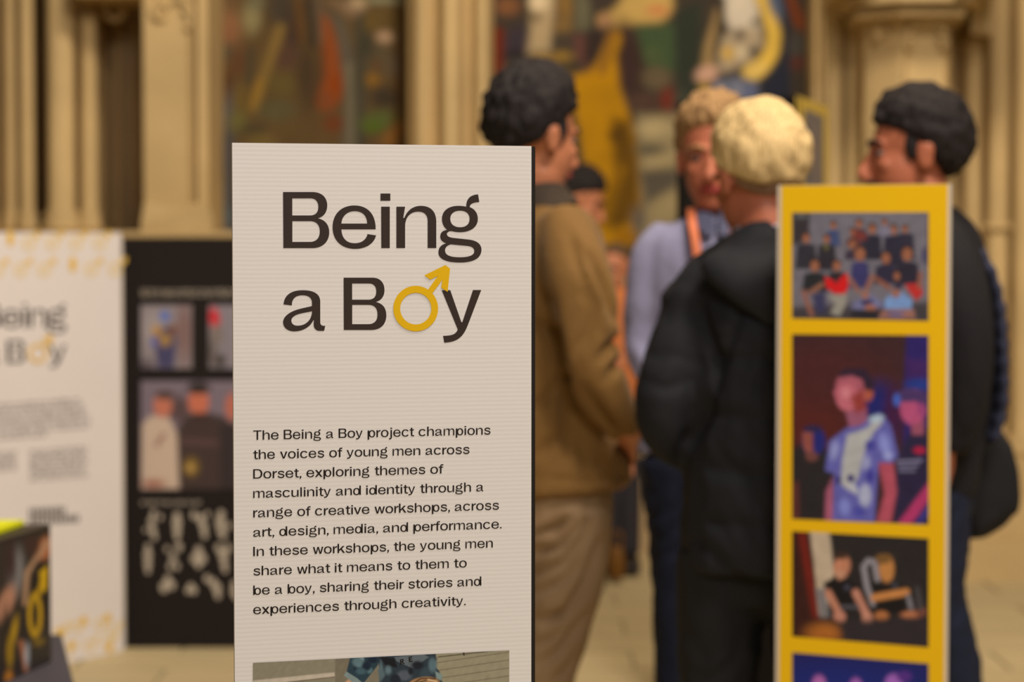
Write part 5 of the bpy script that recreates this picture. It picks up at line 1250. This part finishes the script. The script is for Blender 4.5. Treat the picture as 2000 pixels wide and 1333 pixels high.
# --- young man in the pale blue shirt facing us
Y = 5.9
D_ = person(1370, 800, Y, 'young man in a pale blue-grey shirt facing us, behind the blond man')
SHIRT = mat('blue_grey_cotton', alb((146, 136, 148), L_MID), 0.85, 0.05, 8, 0.15, 90)
NAVY = mat('navy_denim', alb((24, 28, 42), L_MID), 0.85, 0.15, 20)
LAN = mat('orange_ribbon', alb((214, 112, 66), L_MID), 0.6)
hc, hR = head_frame(P(1394, 312, Y), -9, 2)
body = head_comps(hc, hR, 1.06) + [T_(Y, [(1396, 370, 0.02, 42, 0.055), (1398, 430, 0.02, 46, 0.06), (1400, 480, 0.02, 90, 0.07)]),
    T_(Y, [(1395, 500, 0.02, 90, 0.08), (1380, 700, 0.02, 90, 0.08), (1370, 870, 0.02, 90, 0.08)]),
    T_(Y, [(1275, 500, 0.02, 24, 0.03), (1256, 680, 0, 22, 0.028), (1298, 768, -0.08, 18, 0.022)]),
    T_(Y, [(1520, 500, 0.02, 24, 0.03), (1535, 680, 0, 22, 0.028), (1492, 768, -0.08, 18, 0.022)]),
    T_(Y, [(1325, 880, 0, 40, 0.05), (1320, 1200, 0, 32, 0.045), (1315, 1560, 0, 22, 0.03)]),
    T_(Y, [(1420, 880, 0, 40, 0.05), (1430, 1200, 0, 32, 0.045), (1430, 1560, 0, 22, 0.03)])]
body += hand_comps(P(1300, 770, Y - 0.085), (0.9, -0.3, -0.1), (0.6, 0.5, 0), (0, -1, 0)) + hand_comps(P(1490, 770, Y - 0.085), (-0.9, -0.3, -0.1), (-0.6, 0.5, 0), (0, -1, 0))
fuse('body', body, SKIN_D, D_, 0.0058, 4)
face_parts(hc, hR, D_, LIPS, H_SANDY, 1.06)
hair('hair', hc, hR, H_SANDY, D_, thick=0.020, top=0.030, front=0.070, side=0.0, nape=-0.05, rough=0.007, freq=18, seed=21, k=1.06)
sh = [T_(Y, [(1398, 425, 0.02, 56, 0.07), (1396, 455, 0.02, 118, 0.10), (1392, 500, 0.02, 142, 0.125), (1386, 600, 0.02, 136, 0.13), (1378, 750, 0.02, 128, 0.13), (1374, 885, 0.02, 130, 0.13)], cap=0.1),
      T_(Y, [(1310, 462, 0.02, 40, 0.06), (1276, 505, 0.02, 46, 0.065), (1262, 590, 0.01, 42, 0.06), (1256, 690, 0.0, 38, 0.055), (1290, 762, -0.07, 28, 0.042)], cap=.3),
      T_(Y, [(1480, 462, 0.02, 40, 0.06), (1515, 505, 0.02, 46, 0.065), (1530, 690, 0.0, 38, 0.055), (1500, 762, -0.07, 28, 0.042)], cap=.3)]
fuse('shirt', sh, SHIRT, D_, 0.009, 4, folds(0.010, 9, (0.5, 0, -0.9), 0.3, 5))
NAVYS = mat('darker_blue_collar', alb((84, 80, 92), L_MID), 0.85)
for sx_, a, b in ((-1, (1376, 412), (1386, 462)), (1, (1420, 412), (1410, 462))):
    fuse('shirt_collar', [tube([P(a[0], a[1], Y - 0.045), P((a[0] + b[0]) / 2 - sx_ * -4, (a[1] + b[1]) / 2, Y - 0.085), P(b[0], b[1], Y - 0.11)], [(0.020, 0.008), (0.026, 0.008), (0.012, 0.006)])], NAVYS, D_, 0.005, 2)
v, f = tube([P(1350, 408, Y - 0.03), P(1352, 432, Y - 0.095), P(1358, 470, Y - 0.125), P(1368, 540, Y - 0.14), P(1385, 640, Y - 0.145)], [(0.011, 0.002)] * 5, n=8)
lo = new_obj('lanyard', v, f, LAN, D_, True); lo['label'] = 'orange ribbon lanyard'
v2, f2 = tube([P(1446, 408, Y - 0.03), P(1442, 432, Y - 0.095), P(1430, 470, Y - 0.125), P(1410, 540, Y - 0.14), P(1387, 640, Y - 0.145)], [(0.011, 0.002)] * 5, n=8)
new_obj('ribbon', v2, f2, LAN, lo, True)
tr = [T_(Y, [(1372, 870, 0.02, 108, 0.12), (1372, 940, 0.02, 110, 0.12)]),
      T_(Y, [(1312, 900, 0, 66, 0.09), (1316, 1050, 0, 52, 0.075), (1318, 1200, 0, 44, 0.065), (1318, 1540, 0, 40, 0.055)], cap=.2),
      T_(Y, [(1425, 900, 0, 66, 0.09), (1428, 1050, 0, 54, 0.075), (1430, 1540, 0, 40, 0.055)], cap=.2)]
fuse('jeans', tr, NAVY, D_, 0.010, 4, folds(0.006, 12, (0.8, 0, 0.5), 0.3, 6))
shoe(P(1318, 1600, Y).x, Y - .02, math.radians(170), SHOE, D_); shoe(P(1430, 1600, Y).x, Y - .02, math.radians(190), SHOE, D_)

# --- dark-haired man at right in profile
Y = 5.5
R_ = person(1800, 900, Y, 'dark-haired man in profile in a charcoal jacket, behind the yellow board')
CHAR = mat('charcoal_jacket', alb((27, 23, 23), L_MID), 0.9, 0.08, 8, 0.15, 60)
KNIT = mat('blue_knit', alb((50, 49, 60), L_MID), 0.9, 0.2, 30, 0.5, 60)
BAGM = mat('black_canvas', alb((26, 24, 24), L_MID), 0.8)
hc, hR = head_frame(P(1786, 300, Y), -92, 3)
body = head_comps(hc, hR, 1.08) + [T_(Y, [(1800, 360, 0.0, 50, 0.055), (1806, 410, 0, 54, 0.06), (1806, 460, 0, 80, 0.09)]),
    T_(Y, [(1808, 480, 0, 80, 0.09), (1812, 700, 0, 80, 0.09), (1812, 900, 0, 80, 0.09)]),
    T_(Y, [(1830, 500, -0.15, 26, 0.03), (1880, 700, -0.18, 24, 0.03), (1850, 860, -0.18, 20, 0.022)]),
    T_(Y, [(1800, 500, 0.16, 26, 0.03), (1800, 700, 0.18, 24, 0.03), (1720, 800, 0.16, 20, 0.022)]),
    T_(Y, [(1825, 900, -0.06, 46, 0.05), (1845, 1200, -0.06, 36, 0.045), (1860, 1640, -0.04, 24, 0.03)]),
    T_(Y, [(1790, 900, 0.06, 46, 0.05), (1770, 1200, 0.06, 36, 0.045), (1760, 1640, 0.06, 24, 0.03)])]
body += hand_comps(P(1846, 872, Y - 0.18), (-0.3, 0, -0.95), (-0.3, 0.9, 0), (-1, 0, 0)) + hand_comps(P(1712, 802, Y + 0.16), (-0.9, 0, -0.2), (0, -0.9, 0), (0, 0, 1))
fuse('body', body, SKIN_D, R_, 0.0058, 4)
face_parts(hc, hR, R_, LIPS, H_DARK, 1.08)
v, f = tube([hc + hR @ (Vector(t_) * 1.08) for t_ in ((-0.030, 0.080, -0.066), (-0.012, 0.098, -0.056), (0.012, 0.098, -0.056), (0.030, 0.080, -0.066))], [0.006] * 4, n=8)
new_obj('moustache', v, f, H_DARK, R_, True)
sideburns(hc, hR, H_DARK, R_, 1.08)
hair('hair', hc, hR, H_DARK, R_, thick=0.022, top=0.016, front=0.052, side=-0.004, nape=-0.085, rough=0.005, freq=20, seed=31, k=1.08)
jk = [T_(Y, [(1806, 405, 0.0, 62, 0.08), (1806, 440, 0, 96, 0.12), (1808, 500, 0, 118, 0.16), (1812, 620, 0, 132, 0.175), (1812, 760, 0, 128, 0.17), (1810, 900, 0, 110, 0.16), (1806, 960, 0, 100, 0.155)], cap=0.12),
      T_(Y, [(1826, 460, -0.08, 50, 0.07), (1852, 520, -0.15, 58, 0.072), (1876, 620, -0.19, 56, 0.07), (1888, 720, -0.20, 50, 0.066), (1872, 820, -0.19, 44, 0.055), (1852, 868, -0.18, 36, 0.045)], cap=.3),
      T_(Y, [(1800, 460, 0.10, 50, 0.07), (1800, 600, 0.19, 56, 0.07), (1795, 720, 0.20, 48, 0.06), (1730, 796, 0.165, 34, 0.042)], cap=.3)]
fuse('jacket', jk, CHAR, R_, 0.009, 4, folds(0.009, 8, (0.3, 0, -0.9), 0.3, 12))
kn = [T_(Y, [(1886, 455, 0.0, 14, 0.07), (1920, 520, 0.01, 16, 0.10), (1938, 600, 0.01, 17, 0.11), (1945, 700, 0.0, 17, 0.11), (1945, 800, -0.01, 16, 0.10), (1930, 870, -0.02, 14, 0.08)], cap=.3)]
zk = lambda p: 0.0018 * math.sin(p.z * 150)
fuse('knitted_back', kn, KNIT, R_, 0.008, 3, zk)
fuse('jacket_hem', [T_(Y, [(1830, 930, 0.0, 78, 0.14), (1838, 958, 0, 70, 0.13)], cap=.3)], CHAR, R_, 0.009, 3)
tr = [T_(Y, [(1812, 900, 0, 96, 0.13), (1816, 990, 0, 86, 0.12)]),
      T_(Y, [(1832, 960, -0.06, 62, 0.09), (1838, 1080, -0.06, 54, 0.08), (1842, 1170, -0.06, 46, 0.07), (1856, 1260, -0.05, 50, 0.07), (1866, 1340, -0.04, 54, 0.07), (1872, 1640, -0.03, 46, 0.055)], cap=.2),
      T_(Y, [(1790, 960, 0.06, 62, 0.09), (1770, 1200, 0.06, 54, 0.075), (1756, 1640, 0.06, 44, 0.055)], cap=.2)]
fuse('jeans', tr, NAVY, R_, 0.010, 4, folds(0.006, 12, (0.8, 0, 0.5), 0.3, 16))
shoe(P(1862, 1690, Y).x, Y - .05, math.radians(85), SHOE, R_); shoe(P(1750, 1690, Y).x, Y + .07, math.radians(85), SHOE, R_)
# shoulder bag behind him
Yb = 5.62
out = [(1895, 800), (1935, 815), (1960, 838), (1982, 870), (1994, 920), (1998, 965), (1994, 1002), (1965, 1030), (1925, 1056), (1896, 1066), (1880, 1000), (1880, 860)]
cen = P(1930, 940, Yb)
vs = []; n_ = len(out)
for (k, dy) in ((0.80, -0.075), (0.97, -0.05), (1.0, 0.0), (0.97, 0.05), (0.80, 0.075)):
    for x, y in out:
        p = P(x, y, Yb); q = cen + (p - cen) * k; vs.append((q.x, Yb + 0.06 + dy, q.z))
fs = [tuple(range(n_ - 1, -1, -1)), tuple(4 * n_ + i for i in range(n_))]
for k in range(4):
    for i in range(n_):
        j = (i + 1) % n_; fs.append((k * n_ + i, k * n_ + j, (k + 1) * n_ + j, (k + 1) * n_ + i))
bag = empty('shoulder_bag', cen, 'black shoulder bag hanging behind the man in the charcoal jacket', 'bag')
fuse('bag_body', [(vs, fs)], BAGM, bag, 0.010, 4, folds(0.006, 10, (0.6, 0, 0.8), 0.3, 3))
v, f = tube([P(1905, 830, Yb + 0.06), P(1925, 700, Yb + .08), P(1905, 560, Yb + 0.10), P(1850, 440, Yb + 0.06)], [(0.014, 0.003)] * 4, n=8)
new_obj('strap', v, f, BAGM, bag, True)

# --- man looking down, by the mural
Y = 9.75
B_ = person(1120, 700, Y, 'dark-haired man with bowed head beyond the tan jacket')
DKC = mat('dark_brown_jumper', alb((58, 46, 38), L_BACK), 0.9)
hc, hR = head_frame(P(1134, 392, Y), 74, 22)
body = head_comps(hc, hR, 1.0) + [T_(Y, [(1124, 420, 0.0, 22, 0.05), (1112, 455, 0, 26, 0.06), (1108, 500, 0, 40, 0.08)]),
    T_(Y, [(1105, 500, 0, 45, 0.09), (1100, 750, 0, 45, 0.09)]),
    T_(Y, [(1118, 500, -0.14, 14, 0.03), (1128, 610, -0.16, 13, 0.028), (1160, 680, -0.12, 10, 0.022)]),
    T_(Y, [(1105, 500, 0.14, 14, 0.03), (1118, 610, 0.16, 13, 0.028), (1150, 680, 0.12, 10, 0.022)]),
    T_(Y, [(1108, 750, -0.06, 22, 0.05), (1108, 1090, -0.06, 14, 0.035)]), T_(Y, [(1092, 750, 0.08, 22, 0.05), (1092, 1090, 0.08, 14, 0.035)])]
body += hand_comps(P(1162, 684, Y - 0.12), (0.8, 0, -0.5), (0, 0.9, -0.3), (0, 0, 1))
fuse('body', body, SKIN, B_, 0.007, 3)
face_parts(hc, hR, B_, LIPS, H_DARK)
hair('hair', hc, hR, H_DARK, B_, thick=0.018, top=0.014, front=0.055, side=0.0, nape=-0.06, seed=41)
fuse('jumper', [T_(Y, [(1112, 445, 0.0, 30, 0.06), (1108, 470, 0, 58, 0.11), (1104, 560, 0, 60, 0.13), (1102, 780, 0, 60, 0.13)], cap=.2),
                T_(Y, [(1118, 480, -0.12, 24, 0.055), (1128, 600, -0.17, 23, 0.05), (1154, 672, -0.13, 18, 0.04)], cap=.3),
                T_(Y, [(1100, 480, 0.13, 24, 0.055), (1118, 600, 0.17, 23, 0.05), (1144, 672, 0.13, 18, 0.04)], cap=.3)], DKC, B_, 0.010, 4)
fuse('trousers', [T_(Y, [(1102, 765, 0, 54, 0.12), (1102, 820, 0, 54, 0.12)]), T_(Y, [(1110, 790, -0.07, 36, 0.085), (1110, 1085, -0.07, 24, 0.055)], cap=.2), T_(Y, [(1092, 790, 0.08, 36, 0.085), (1092, 1085, 0.08, 24, 0.055)], cap=.2)], NAVY, B_, 0.011, 4)
shoe(P(1112, 1100, Y).x, Y - .07, math.radians(-80), SHOE, B_); shoe(P(1094, 1100, Y).x, Y + .08, math.radians(-80), SHOE, B_)

# --- short person in an orange top by the mural
Y = 10.25
C_ = person(1205, 800, Y, 'short person in an orange top and dark trousers, half hidden between the men')
ORT = mat('orange_top', alb((196, 108, 52), L_BACK), 0.8)
BRH = mat('brown_hair', alb((92, 66, 40), L_BACK), 0.7)
hc, hR = head_frame(P(1200, 528, Y), -28, 6)
body = head_comps(hc, hR, 0.84) + [T_(Y, [(1200, 545, 0.0, 18, 0.042), (1203, 575, 0, 20, 0.045), (1204, 610, 0, 30, 0.06)]),
    T_(Y, [(1204, 600, 0, 34, 0.06), (1208, 800, 0, 34, 0.06)]),
    T_(Y, [(1172, 610, 0, 11, 0.022), (1166, 720, 0, 10, 0.02), (1170, 800, 0, 8, 0.017)]), T_(Y, [(1234, 610, 0, 11, 0.022), (1240, 720, 0, 10, 0.02), (1238, 800, 0, 8, 0.017)]),
    T_(Y, [(1192, 790, 0, 17, 0.04), (1196, 1080, 0, 12, 0.03)]), T_(Y, [(1228, 790, 0, 17, 0.04), (1230, 1080, 0, 12, 0.03)])]
body += hand_comps(P(1170, 802, Y), (0, 0, -1), (1, 0, 0), (0, -1, 0)) + hand_comps(P(1238, 802, Y), (0, 0, -1), (-1, 0, 0), (0, -1, 0))
fuse('body', body, SKIN, C_, 0.007, 3)
face_parts(hc, hR, C_, LIPS, BRH, 0.84)
hair('hair', hc, hR, BRH, C_, thick=0.012, top=0.006, front=0.10, side=0.02, nape=-0.07, seed=51, k=0.86)
fuse('orange_top', [T_(Y, [(1203, 566, 0.0, 24, 0.055), (1204, 590, 0, 42, 0.08), (1205, 680, 0, 42, 0.09), (1208, 800, 0, 42, 0.09)], cap=.2),
     T_(Y, [(1178, 590, 0, 18, 0.04), (1168, 700, 0, 17, 0.036), (1168, 780, 0, 13, 0.03)], cap=.3), T_(Y, [(1230, 590, 0, 18, 0.04), (1240, 700, 0, 17, 0.036), (1240, 780, 0, 13, 0.03)], cap=.3)], ORT, C_, 0.010, 4)
DKT = mat('dark_grey_trousers', alb((46, 40, 40), L_BACK), 0.8)
fuse('trousers', [T_(Y, [(1209, 780, 0, 40, 0.09), (1209, 840, 0, 42, 0.09)]), T_(Y, [(1190, 820, 0, 24, 0.065), (1188, 1070, 0, 18, 0.05)], cap=.2), T_(Y, [(1229, 820, 0, 26, 0.07), (1230, 1080, 0, 21, 0.055)], cap=.2)], DKT, C_, 0.011, 4)
for xx in (1190, 1231):
    shoe(P(xx, 1095, Y).x, Y, math.radians(180), SHOE, C_)
bb = P(1203, 1078, 10.0)
hb = empty('brown_bag', (bb.x, 9.92, 0), 'small brown bag on the floor beside the dark trousers', 'bag')
BRB = mat('brown_leather', alb((108, 66, 16), L_BACK), 0.5)
fuse('bag_body', [tube([(bb.x, 9.92, 0.03), (bb.x, 9.92, 0.09), (bb.x, 9.92, 0.15)], [(0.034, 0.025), (0.036, 0.028), (0.028, 0.016)], cap=.5)], BRB, hb, 0.008, 2)
v, f = tube([(bb.x - 0.02, 9.92, 0.15), (bb.x - 0.018, 9.92, 0.21), (bb.x + 0.018, 9.92, 0.21), (bb.x + 0.02, 9.92, 0.15)], [0.006] * 4, n=8)
new_obj('handle', v, f, BRB, hb, True)
